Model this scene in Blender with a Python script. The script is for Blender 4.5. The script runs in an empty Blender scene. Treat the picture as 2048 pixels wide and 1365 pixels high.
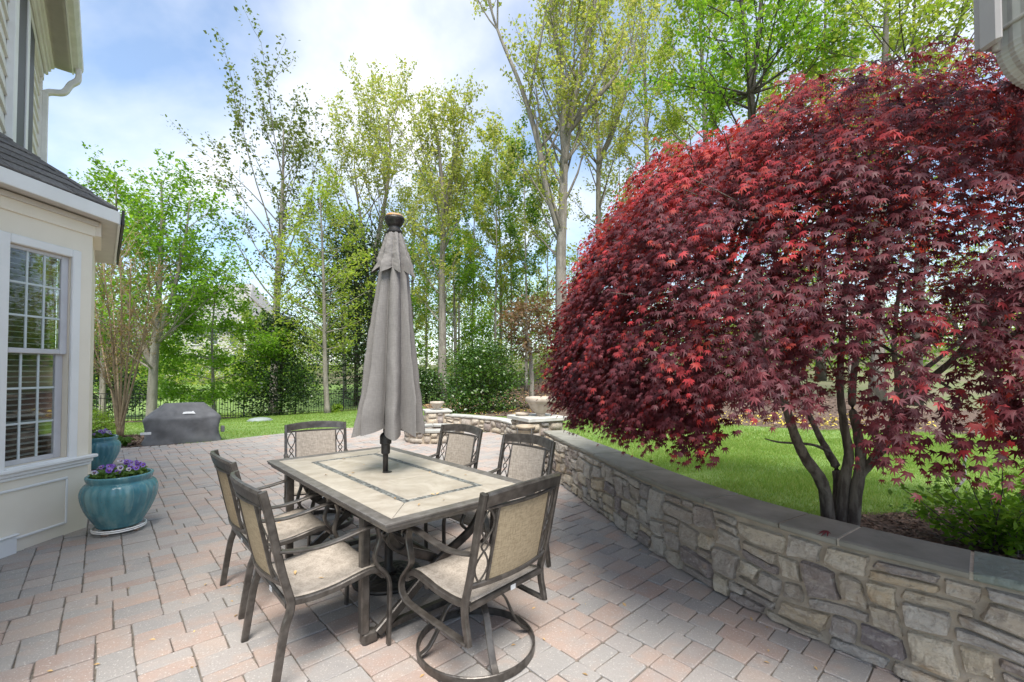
import bpy, bmesh, math, random
import numpy as np
from mathutils import Vector, Matrix, noise as mnoise
from math import sin, cos, pi, radians, sqrt, atan2

random.seed(11)
rng = np.random.default_rng(11)
S = bpy.context.scene
COL = S.collection

# ------------------------------------------------------------------ camera
PITCH = radians(1.3)
FPX = 889.0                      # focal length in pixels of a 2048 px wide frame
SHIFT = 39.3 / 2048
CAMZ = 1.5
cd = bpy.data.cameras.new('camera')
cd.sensor_width = 36.0
cd.lens = FPX / 2048 * 36.0
cd.shift_y = SHIFT
cd.clip_start = 0.05
cd.clip_end = 2000
cam = bpy.data.objects.new('camera', cd)
cam.location = (0, 0, CAMZ)
cam.rotation_euler = (radians(90) + PITCH, 0, 0)
COL.objects.link(cam)
S.camera = cam

# ------------------------------------------------------------------ sky and sun
SUN_EL, SUN_AZ = radians(60), radians(172)       # azimuth clockwise from +Y (the view direction)
SKY_STRENGTH = 0.10
w = bpy.data.worlds.new('World')
S.world = w
w.use_nodes = True
wn, wl = w.node_tree.nodes, w.node_tree.links
wn.clear()
out = wn.new('ShaderNodeOutputWorld')
bg = wn.new('ShaderNodeBackground')
bg.inputs['Strength'].default_value = SKY_STRENGTH
sky = wn.new('ShaderNodeTexSky')
sky.sky_type = 'NISHITA'
sky.sun_disc = False
sky.sun_elevation = SUN_EL
sky.sun_rotation = SUN_AZ
sky.dust_density = 0.6
tc = wn.new('ShaderNodeTexCoord')
sep = wn.new('ShaderNodeSeparateXYZ')
wl.new(tc.outputs['Generated'], sep.inputs[0])
def wmath(op, a, b=None):
    n = wn.new('ShaderNodeMath'); n.operation = op
    for i, v in enumerate((a, b)):
        if v is None: continue
        if isinstance(v, (int, float)): n.inputs[i].default_value = v
        else: wl.new(v, n.inputs[i])
    return n.outputs[0]
zz = wmath('ADD', wmath('MAXIMUM', sep.outputs[2], 0.0), 0.22)   # clouds lie on a plane overhead
cx = wmath('DIVIDE', sep.outputs[0], zz)
cy = wmath('DIVIDE', sep.outputs[1], zz)
cmb = wn.new('ShaderNodeCombineXYZ')
wl.new(cx, cmb.inputs[0]); wl.new(cy, cmb.inputs[1])
cmb.inputs[2].default_value = 3.7
nz = wn.new('ShaderNodeTexNoise')
nz.inputs['Scale'].default_value = 0.95
nz.inputs['Detail'].default_value = 7
nz.inputs['Roughness'].default_value = 0.52
nz.inputs['Distortion'].default_value = 0.25
wl.new(cmb.outputs[0], nz.inputs['Vector'])
rp = wn.new('ShaderNodeValToRGB')
rp.color_ramp.elements[0].position = 0.455
rp.color_ramp.elements[0].color = (0.12, 0.12, 0.12, 1)
rp.color_ramp.elements[1].position = 0.71
rp.color_ramp.elements[1].color = (0.97, 0.97, 0.97, 1)
wl.new(nz.outputs['Fac'], rp.inputs[0])
hz = wmath('SUBTRACT', 1.0, wmath('MULTIPLY', wmath('MAXIMUM', sep.outputs[2], 0.0), 3.4))
hz = wmath('MULTIPLY', wmath('MAXIMUM', hz, 0.0), 0.75)          # denser cloud towards the horizon
fac = wmath('MAXIMUM', rp.outputs[0], hz)
boost = wn.new('ShaderNodeMix'); boost.data_type = 'RGBA'; boost.blend_type = 'MULTIPLY'
boost.inputs['Factor'].default_value = 1.0
wl.new(sky.outputs[0], boost.inputs['A'])
boost.inputs['B'].default_value = (.64, .75, .80, 1)
mx = wn.new('ShaderNodeMix'); mx.data_type = 'RGBA'
wl.new(fac, mx.inputs['Factor'])
wl.new(boost.outputs['Result'], mx.inputs['A'])
mx.inputs['B'].default_value = (4.12, 4.13, 4.15, 1)
wl.new(mx.outputs['Result'], bg.inputs['Color'])
wl.new(bg.outputs[0], out.inputs[0])

sl = bpy.data.lights.new('sun', 'SUN')
sl.energy = 2.0
sl.angle = radians(30)
sl.color = (1.0, 0.95, 0.88)
so = bpy.data.objects.new('sun', sl)
sdir = Vector((sin(SUN_AZ) * cos(SUN_EL), cos(SUN_AZ) * cos(SUN_EL), sin(SUN_EL)))
so.rotation_euler = sdir.to_track_quat('Z', 'Y').to_euler()
so.location = (0, 0, 30)
COL.objects.link(so)

S.view_settings.view_transform = 'Standard'
S.view_settings.look = 'None'
S.view_settings.gamma = 1
S.view_settings.use_curve_mapping = False
S.view_settings.exposure = 1.82
S.render.engine = 'CYCLES'
S.cycles.max_bounces = 8
S.cycles.transparent_max_bounces = 16
S.cycles.use_denoising = True

# ------------------------------------------------------------------ surveying: a photo pixel to a point of the place
def ray(px, py):
    u = (px - 1024) / FPX
    v = -(py - (682.5 + 39.3)) / FPX
    return Vector((u, cos(PITCH) - v * sin(PITCH), sin(PITCH) + v * cos(PITCH)))
def G(px, py, z=0.0):
    d = ray(px, py); t = (z - CAMZ) / d.z
    return Vector((d.x * t, d.y * t, z))
def atY(px, py, Y):
    d = ray(px, py); t = Y / d.y
    return Vector((d.x * t, Y, CAMZ + d.z * t))

# ------------------------------------------------------------------ materials
class NT:
    def __init__(s, name):
        s.m = bpy.data.materials.new(name); s.m.use_nodes = True
        s.t = s.m.node_tree; s.n = s.t.nodes; s.l = s.t.links
        s.n.clear(); s.out = s.n.new('ShaderNodeOutputMaterial')
    def new(s, t, **kw):
        n = s.n.new(t)
        for k, v in kw.items(): setattr(n, k, v)
        return n
    def put(s, inp, v):
        if v is None: return
        if hasattr(v, 'is_linked') or hasattr(v, 'links'): s.l.new(v, inp)
        elif isinstance(v, (tuple, list)): inp.default_value = tuple(v) + ((1,) if len(v) == 3 and inp.type == 'RGBA' else ())
        else: inp.default_value = v
    def math(s, op, a, b=None, c=None):
        n = s.new('ShaderNodeMath', operation=op)
        for i, v in enumerate((a, b, c)): s.put(n.inputs[i], v)
        return n.outputs[0]
    def pos(s, stretch=None):
        o = s.new('ShaderNodeNewGeometry').outputs['Position']
        if stretch:
            v = s.new('ShaderNodeVectorMath', operation='MULTIPLY'); s.l.new(o, v.inputs[0]); v.inputs[1].default_value = stretch
            return v.outputs[0]
        return o
    def noise(s, scale, detail=4, rough=.55, vec=None, dist=0):
        n = s.new('ShaderNodeTexNoise')
        n.inputs['Scale'].default_value = scale; n.inputs['Detail'].default_value = detail
        n.inputs['Roughness'].default_value = rough; n.inputs['Distortion'].default_value = dist
        s.l.new(vec if vec is not None else s.pos(), n.inputs['Vector'])
        return n.outputs['Fac']
    def ramp(s, f, stops, interp='LINEAR'):
        r = s.new('ShaderNodeValToRGB'); cr = r.color_ramp; cr.interpolation = interp
        while len(cr.elements) < len(stops): cr.elements.new(.5)
        for e, (p, c) in zip(cr.elements, stops):
            e.position = p; e.color = (c, c, c, 1) if isinstance(c, (int, float)) else (*c, 1)
        s.l.new(f, r.inputs[0]); return r.outputs[0]
    def mix(s, f, a, b, blend='MIX'):
        n = s.new('ShaderNodeMix', data_type='RGBA', blend_type=blend)
        s.put(n.inputs['Factor'], f); s.put(n.inputs['A'], a); s.put(n.inputs['B'], b)
        return n.outputs['Result']
    def rnd(s):
        a = s.new('ShaderNodeObjectInfo').outputs['Random']
        b = s.new('ShaderNodeNewGeometry').outputs['Random Per Island']
        return s.math('FRACT', s.math('ADD', a, b))
    def bump(s, h, strength=.4, dist=.01):
        b = s.new('ShaderNodeBump'); b.inputs['Strength'].default_value = strength; b.inputs['Distance'].default_value = dist
        s.l.new(h, b.inputs['Height']); return b.outputs[0]
    def bsdf(s, color, rough=.6, metal=0, normal=None, spec=.5, **kw):
        p = s.new('ShaderNodeBsdfPrincipled')
        s.put(p.inputs['Base Color'], color); s.put(p.inputs['Roughness'], rough); s.put(p.inputs['Metallic'], metal)
        p.inputs['Specular IOR Level'].default_value = spec
        if normal is not None: s.l.new(normal, p.inputs['Normal'])
        for k, v in kw.items(): s.put(p.inputs[k.replace('_', ' ')], v)
        return p.outputs[0]
    def done(s, sh):
        s.l.new(sh, s.out.inputs[0]); return s.m

def pm(name, c1, c2=None, scale=12, rough=.6, bump=0, bscale=60, metal=0, spec=.5, var=0, lo=.38, hi=.62, stretch=None, bdist=.006):
    t = NT(name)
    col = c1
    if c2 is not None:
        col = t.mix(t.ramp(t.noise(scale, vec=t.pos(stretch) if stretch else None), [(lo, 0.0), (hi, 1.0)]), c1, c2)
    if var:
        col = t.mix(1.0, col, t.ramp(t.rnd(), [(0, 1 - var), (1, 1 + var)]), 'MULTIPLY')
    nrm = t.bump(t.noise(bscale, 5), bump, bdist) if bump else None
    return t.done(t.bsdf(col, rough, metal, nrm, spec))

def leafmat(name, cols, trans=.45, rough=.5, tmul=1.6, spec=.3):
    """leaf: several greens picked per leaf, part of the light goes through"""
    t = NT(name)
    n = len(cols)
    col = t.ramp(t.rnd(), [(i / n, c) for i, c in enumerate(cols)], 'LINEAR')
    d = t.bsdf(col, rough, spec=spec)
    tr = t.new('ShaderNodeBsdfTranslucent')
    t.l.new(t.mix(1.0, col, (tmul, tmul, tmul * .6), 'MULTIPLY'), tr.inputs[0])
    ms = t.new('ShaderNodeMixShader'); ms.inputs[0].default_value = trans
    t.l.new(d, ms.inputs[1]); t.l.new(tr.outputs[0], ms.inputs[2])
    return t.done(ms.outputs[0])

def make_paver_mat():
    t = NT('tumbled_paver')
    r = t.rnd()
    base = t.ramp(r, [(0, (.27, .258, .248)), (.18, (.315, .298, .28)), (.34, (.335, .305, .285)), (.5, (.375, .31, .27)), (.68, (.375, .285, .24)),
                      (.82, (.33, .25, .215)), (.92, (.28, .265, .255))])
    cloud = t.ramp(t.noise(6.5, 3), [(.42, 0.0), (.62, 1.0)])
    base = t.mix(t.math('MULTIPLY', cloud, .55), base, (.325, .30, .28))
    peach = t.ramp(t.noise(4.1, 3, vec=t.pos((1, 1.3, 1))), [(.54, 0.0), (.7, 1.0)])
    base = t.mix(t.math('MULTIPLY', peach, .45), base, (.41, .295, .235))
    grit = t.noise(170, 3, .7)
    base = t.mix(t.ramp(grit, [(.3, .45), (.45, 0.0)]), base, (.16, .15, .14))
    base = t.mix(t.ramp(t.noise(95, 2, .6), [(.61, 0.0), (.70, .55)]), base, (.66, .61, .56))
    nrm = t.bump(t.math('ADD', grit, t.noise(30, 4)), .55, .006)
    return t.done(t.bsdf(base, .82, normal=nrm, spec=.35))

def make_stone_mat():
    t = NT('field_stone')
    r = t.rnd()
    base = t.ramp(r, [(0, (.55, .475, .36)), (.15, (.48, .425, .355)), (.3, (.25, .205, .19)), (.38, (.50, .455, .39)), (.55, (.38, .33, .28)),
                      (.66, (.55, .47, .345)), (.80, (.22, .185, .18)), (.86, (.45, .42, .38)), (.95, (.52, .42, .295))])
    n1 = t.noise(7, 5, .62, dist=.8)
    base = t.mix(t.ramp(n1, [(.50, 0.0), (.68, .4)]), base, (.25, .21, .185))
    base = t.mix(t.ramp(t.noise(9, 4, .6, vec=t.pos((1, 1, 2.4))), [(.52, 0.0), (.7, .55)]), base, (.60, .55, .47))
    base = t.mix(t.ramp(t.noise(26, 6, .72, vec=t.pos((1, 1, 1.6))), [(.36, .42), (.50, 0.0)]), base, (.20, .165, .14))
    base = t.mix(t.ramp(t.noise(34, 5, .7), [(.58, 0.0), (.70, .5)]), base, (.62, .58, .50))
    base = t.mix(t.ramp(t.noise(5, 3), [(.62, 0.0), (.75, .5)]), base, (.50, .33, .17))
    nrm = t.bump(t.math('ADD', n1, t.math('MULTIPLY', t.noise(60, 6, .7), .8)), 1.0, .022)
    return t.done(t.bsdf(base, .85, normal=nrm, spec=.25))

MAT = {}
MAT['paver'] = make_paver_mat()
MAT['stone'] = make_stone_mat()
MAT['joint'] = pm('joint_sand', (.11, .095, .078), (.19, .165, .135), 30, .95, .5, 200)
MAT['mortar'] = pm('mortar', (.39, .325, .25), (.29, .245, .19), 14, .95, .6, 120)
MAT['mortar_white'] = pm('pale_mortar', (.62, .57, .48), (.5, .45, .37), 30, .95, .5, 150)
MAT['bluestone'] = pm('bluestone', (.185, .18, .15), (.285, .275, .235), 5, .72, .45, 45, lo=.3, hi=.75, var=.12)
MAT['bluestone_pale'] = pm('pale_bluestone', (.47, .46, .42), (.37, .365, .335), 5, .75, .4, 50, var=.1)
MAT['cleft'] = pm('cleft_greenish_slate', (.145, .175, .15), (.20, .225, .19), 9, .6, 1.0, 26, bdist=.02)
MAT['wall_paint'] = pm('cream_paint', (.82, .745, .62), (.79, .715, .59), 3, .55, .08, 90)
MAT['trim'] = pm('white_trim', (.80, .79, .77), (.76, .75, .73), 4, .45)
MAT['siding'] = pm('cream_siding', (.76, .745, .70), (.71, .69, .645), 4, .55, .12, 70, var=.04)
MAT['soffit'] = pm('soffit_vinyl', (.62, .58, .52), (.56, .52, .47), 5, .55)
MAT['gutter'] = pm('gutter_enamel', (.74, .73, .70), (.66, .65, .62), 6, .35)
MAT['greytrim'] = pm('taupe_trim', (.36, .33, .32), (.31, .285, .28), 5, .5)
MAT['downspout'] = pm('pale_downspout', (.46, .44, .42), (.37, .355, .335), 7, .4)
MAT['shingle'] = pm('asphalt_shingle', (.125, .115, .11), (.20, .185, .175), 40, .95, .7, 220, var=.18)
MAT['drip'] = pm('dark_drip_edge', (.035, .03, .03), rough=.5)
MAT['sash'] = pm('grey_vinyl_sash', (.56, .55, .56), (.5, .49, .5), 6, .4)
MAT['muntin'] = pm('pale_muntin', (.55, .60, .60), (.5, .55, .55), 8, .4)
MAT['slat'] = pm('blind_slat', (.72, .70, .66), rough=.5)
MAT['room'] = pm('dim_room', (.03, .028, .027), rough=.9)
MAT['shutter'] = pm('dark_shutter', (.03, .027, .036), (.022, .020, .028), 30, .5)
MAT['frame'] = pm('bronze_frame', (.066, .058, .051), (.112, .10, .089), 22, .33, .1, 120, metal=.5, spec=.5)
MAT['dark_iron'] = pm('dark_iron', (.022, .021, .021), (.04, .036, .033), 30, .45, .4, 60, metal=.3)
MAT['slate_frame'] = pm('weathered_table_rim', (.185, .17, .155), (.125, .113, .10), 18, .42, .2, 90, metal=.3)
MAT['fence'] = pm('black_aluminium', (.012, .012, .013), rough=.4)
MAT['mulch'] = pm('bark_mulch', (.085, .052, .038), (.17, .115, .085), 26, .95, 1.0, 45, bdist=.03)
MAT['mulch_chip'] = pm('mulch_chip', (.10, .062, .045), (.20, .14, .105), 9, .95, var=.5)
MAT['soil'] = pm('potting_soil', (.05, .035, .025), (.09, .065, .045), 40, .95, .8, 120)
MAT['lawn'] = pm('lawn_soil_and_thatch', (.135, .225, .05), (.18, .265, .07), 3.0, .95, .6, 60)
MAT['woods_floor'] = pm('woodland_floor', (.16, .13, .085), (.12, .15, .05), .5, .95, .6, 20)
MAT['bark'] = pm('grey_bark', (.28, .25, .21), (.17, .15, .125), 7, .95, .9, 28, stretch=(1, 1, .25), bdist=.03)
MAT['bark_dark'] = pm('dark_bark', (.085, .07, .055), (.05, .042, .034), 8, .95, .9, 28, bdist=.03)
MAT['bark_tan'] = pm('tan_smooth_bark', (.30, .225, .14), (.22, .16, .10), 12, .8, .4, 40)
MAT['bark_maple'] = pm('maple_bark', (.060, .046, .038), (.145, .125, .105), 26, .9, .9, 70, stretch=(1, 1, .22), lo=.42, hi=.60, bdist=.01)
MAT['cover'] = pm('grill_cover_cloth', (.10, .10, .105), (.14, .14, .146), 5, .75, .3, 60)
MAT['canvas'] = None
MAT['yellow'] = pm('yellow_petal', (.65, .48, .04), (.72, .58, .10), 20, .7)
MAT['litter'] = pm('dry_leaf_bits', (.42, .25, .10), (.52, .36, .17), 30, .8, var=.35)
MAT['terracotta'] = pm('buff_ceramic', (.42, .35, .26), (.33, .27, .19), 9, .6, .3, 60)
MAT['bowlstone'] = pm('weathered_cast_stone', (.37, .31, .245), (.48, .42, .35), 10, .8, .5, 70)
MAT['rubber'] = pm('worn_caster', (.33, .24, .19), rough=.7)
MAT['plastic_lid'] = pm('pale_lid', (.25, .285, .28), (.21, .245, .24), 9, .6)
MAT['white_hose'] = pm('white_plastic', (.75, .73, .68), rough=.5)
MAT['cap_orange'] = pm('faded_solar_cap', (.50, .26, .08), (.30, .22, .16), 20, .5)
MAT['logo'] = pm('printed_logo', (.62, .62, .62), rough=.7)
MAT['housegrey'] = pm('far_house_siding', (.50, .48, .45), (.46, .44, .41), 2, .7)
MAT['roofgrey'] = pm('far_house_roof', (.24, .235, .235), (.29, .28, .28), 2, .9)
MAT['farglass'] = pm('far_window', (.06, .07, .085), rough=.15)

def fabric(name, a, b, thread=420):
    t = NT(name)
    p = t.pos()
    n = t.noise(thread * .25, 2, .6, vec=t.pos((1, 1, .12)))
    n2 = t.noise(thread * .3, 2, .6, vec=t.pos((.14, .14, 1)))
    f = t.math('MULTIPLY', t.math('ADD', n, n2), .5)
    col = t.mix(t.ramp(f, [(.40, 0.0), (.60, 1.0)]), a, b)
    col = t.mix(t.ramp(t.noise(5, 3), [(.4, 0.0), (.8, .16)]), col, tuple(x * .85 for x in a))
    return t.done(t.bsdf(col, .85, normal=t.bump(f, .35, .002), spec=.2))
MAT['sling_front'] = fabric('sling_front', (.27, .235, .195), (.41, .36, .305))
MAT['sling_back'] = fabric('sling_back', (.255, .20, .13), (.37, .30, .20), 600)
MAT['canvas'] = fabric('taupe_canvas', (.168, .157, .149), (.205, .192, .182), 700)

def make_glaze():
    t = NT('turquoise_glaze')
    v = t.noise(5, 4, .6, vec=t.pos((1, 1, .35)))
    c = t.mix(t.ramp(v, [(.35, 0.0), (.7, 1.0)]), (.045, .165, .205), (.12, .30, .32))
    c = t.mix(t.ramp(t.noise(60, 3, .7), [(.60, 0.0), (.72, .6)]), c, (.10, .085, .06))
    c = t.mix(t.ramp(t.noise(17, 3, vec=t.pos((1, 1, .10))), [(.50, 0.0), (.66, .65)]), c, (.20, .33, .32))
    return t.done(t.bsdf(c, .22, spec=.6, normal=t.bump(t.noise(25, 3), .12, .004)))
MAT['glaze'] = make_glaze()

def make_tile():
    t = NT('cream_stone_tile')
    n = t.noise(4.5, 7, .65, dist=1.4)
    c = t.mix(t.ramp(n, [(.35, 0.0), (.62, 1.0)]), (.31, .27, .215), (.435, .395, .33))
    c = t.mix(t.ramp(t.noise(13, 6, .7, dist=2.0), [(.55, 0.0), (.70, .55)]), c, (.30, .26, .20))
    c = t.mix(1.0, c, t.ramp(t.rnd(), [(0, .93), (1, 1.05)]), 'MULTIPLY')
    return t.done(t.bsdf(c, .38, spec=.45, normal=t.bump(n, .12, .005)))
MAT['tile'] = make_tile()
MAT['mosaic'] = pm('slate_mosaic_chip', (.10, .105, .10), (.20, .205, .19), 60, .5, var=.45)

def make_glass():
    t = NT('window_glass')
    fr = t.new('ShaderNodeFresnel'); fr.inputs[0].default_value = 1.5
    gl = t.new('ShaderNodeBsdfGlossy'); gl.inputs['Roughness'].default_value = .02
    tr = t.new('ShaderNodeBsdfTransparent'); tr.inputs[0].default_value = (.80, .84, .83, 1)
    ms = t.new('ShaderNodeMixShader')
    t.l.new(t.math('MINIMUM', t.math('MULTIPLY', fr.outputs[0], 0.38), 1.0), ms.inputs[0])
    t.l.new(tr.outputs[0], ms.inputs[1]); t.l.new(gl.outputs[0], ms.inputs[2])
    return t.done(ms.outputs[0])
MAT['glass'] = make_glass()

def make_maple_leaf():
    t = NT('red_maple_leaf')
    at = t.new('ShaderNodeAttribute'); at.attribute_name = 'sunlit_young'
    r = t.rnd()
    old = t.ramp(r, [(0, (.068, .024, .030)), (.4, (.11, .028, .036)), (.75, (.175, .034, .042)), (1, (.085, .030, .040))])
    sunlit_young = t.ramp(r, [(0, (.46, .040, .05)), (.5, (.38, .028, .036)), (.86, (.46, .065, .035)), (1, (.33, .032, .05))])  # bright red: sunlit glow put into the leaf colour, with some new growth
    col = t.mix(at.outputs['Fac'], old, sunlit_young)
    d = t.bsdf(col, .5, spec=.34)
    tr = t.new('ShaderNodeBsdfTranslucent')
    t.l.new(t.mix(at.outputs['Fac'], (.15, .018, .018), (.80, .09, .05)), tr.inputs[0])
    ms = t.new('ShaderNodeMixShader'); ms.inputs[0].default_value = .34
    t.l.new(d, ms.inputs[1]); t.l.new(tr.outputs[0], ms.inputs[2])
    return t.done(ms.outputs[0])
MAT['maple_leaf'] = make_maple_leaf()
MAT['leaf_lime'] = leafmat('lime_spring_leaf', [(.22, .30, .045), (.28, .35, .055), (.33, .36, .09), (.18, .27, .035)], .55)
MAT['leaf_bright'] = leafmat('bright_green_leaf', [(.12, .25, .02), (.17, .31, .025), (.21, .34, .04), (.10, .21, .02)], .5)
MAT['leaf_olive'] = leafmat('olive_spring_leaf', [(.27, .31, .07), (.33, .36, .09), (.36, .34, .14), (.22, .28, .055)], .55)
MAT['leaf_dusky'] = leafmat('dusky_spring_leaf', [(.11, .155, .036), (.14, .18, .04), (.17, .175, .065), (.09, .13, .03)], .4)
MAT['leaf_mid'] = leafmat('mid_green_leaf', [(.075, .16, .022), (.105, .20, .028), (.145, .235, .04), (.06, .135, .02)], .5)
MAT['leaf_tan'] = leafmat('budding_tan_leaf', [(.24, .17, .075), (.21, .20, .05), (.28, .17, .09), (.19, .14, .07)], .4)
MAT['leaf_bronze'] = leafmat('bronze_leaf', [(.20, .10, .055), (.16, .085, .05), (.22, .14, .07), (.12, .09, .05)], .35)
MAT['leaf_holly'] = leafmat('dark_holly_leaf', [(.022, .055, .014), (.035, .08, .018), (.07, .13, .022), (.018, .045, .012)], .2, .3, spec=.6)
MAT['leaf_holly_b'] = leafmat('green_holly_leaf', [(.035, .085, .016), (.06, .13, .018), (.10, .18, .022), (.028, .07, .014)], .25, .3, spec=.6)  # paler green than the cone-shaped holly
MAT['leaf_conifer'] = leafmat('conifer_needles', [(.022, .045, .018), (.03, .06, .02), (.05, .085, .022)], .15, .6)
MAT['leaf_box'] = leafmat('yellow_green_box', [(.17, .27, .02), (.22, .32, .03), (.12, .21, .02)], .4)
MAT['grass'] = leafmat('grass_blade', [(.15, .26, .045), (.19, .31, .055), (.24, .34, .075), (.32, .36, .12), (.16, .27, .048)], .45, .55, tmul=1.5)
MAT['pansy'] = leafmat('pansy_leaf', [(.05, .12, .02), (.08, .17, .03), (.12, .2, .04)], .35)
MAT['petal'] = leafmat('violet_petal', [(.25, .13, .55), (.33, .20, .62), (.42, .30, .68), (.20, .08, .45)], .3, .6, tmul=1.1)
MAT['petal_pale'] = leafmat('pale_petal', [(.62, .58, .66), (.68, .66, .60), (.45, .40, .62)], .3, .6, tmul=1.0)
MAT['petal_dark'] = pm('pansy_face', (.05, .012, .11), rough=.7)
MAT['petal_eye'] = pm('pansy_eye', (.75, .45, .03), rough=.6)

# ------------------------------------------------------------------ mesh helpers
def link(o, parent=None):
    COL.objects.link(o)
    if parent is not None: o.parent = parent
    return o
def tag(o, label=None, cat=None, group=None, kind=None):
    if label: o['label'] = label
    if cat: o['category'] = cat
    if group: o['group'] = group
    if kind: o['kind'] = kind
    return o
def thing(name, label, cat, loc=(0, 0, 0), rz=0, group=None):
    o = bpy.data.objects.new(name, None)
    o.empty_display_size = .1
    o.location = loc; o.rotation_euler = (0, 0, rz)
    link(o)
    return tag(o, label, cat, group)
def copy_tree(o, parent=None):
    c = o.copy(); link(c, parent)
    for ch in list(o.children): copy_tree(ch, c)
    return c

def crom(pts, n=6, closed=False):
    """Catmull-Rom through the points"""
    P = [Vector(p) for p in pts]
    res = []
    m = len(P)
    rngk = range(m if closed else m - 1)
    for i in rngk:
        if closed: a, b, c, d = P[(i - 1) % m], P[i], P[(i + 1) % m], P[(i + 2) % m]
        else:
            b, c = P[i], P[i + 1]
            a = P[i - 1] if i > 0 else b * 2 - c
            d = P[i + 2] if i + 2 < m else c * 2 - b
        for k in range(n):
            t = k / n
            res.append(.5 * ((2 * b) + (c - a) * t + (2 * a - 5 * b + 4 * c - d) * t * t + (3 * b - a - 3 * c + d) * t ** 3))
    if not closed: res.append(P[-1].copy())
    return res

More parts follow.
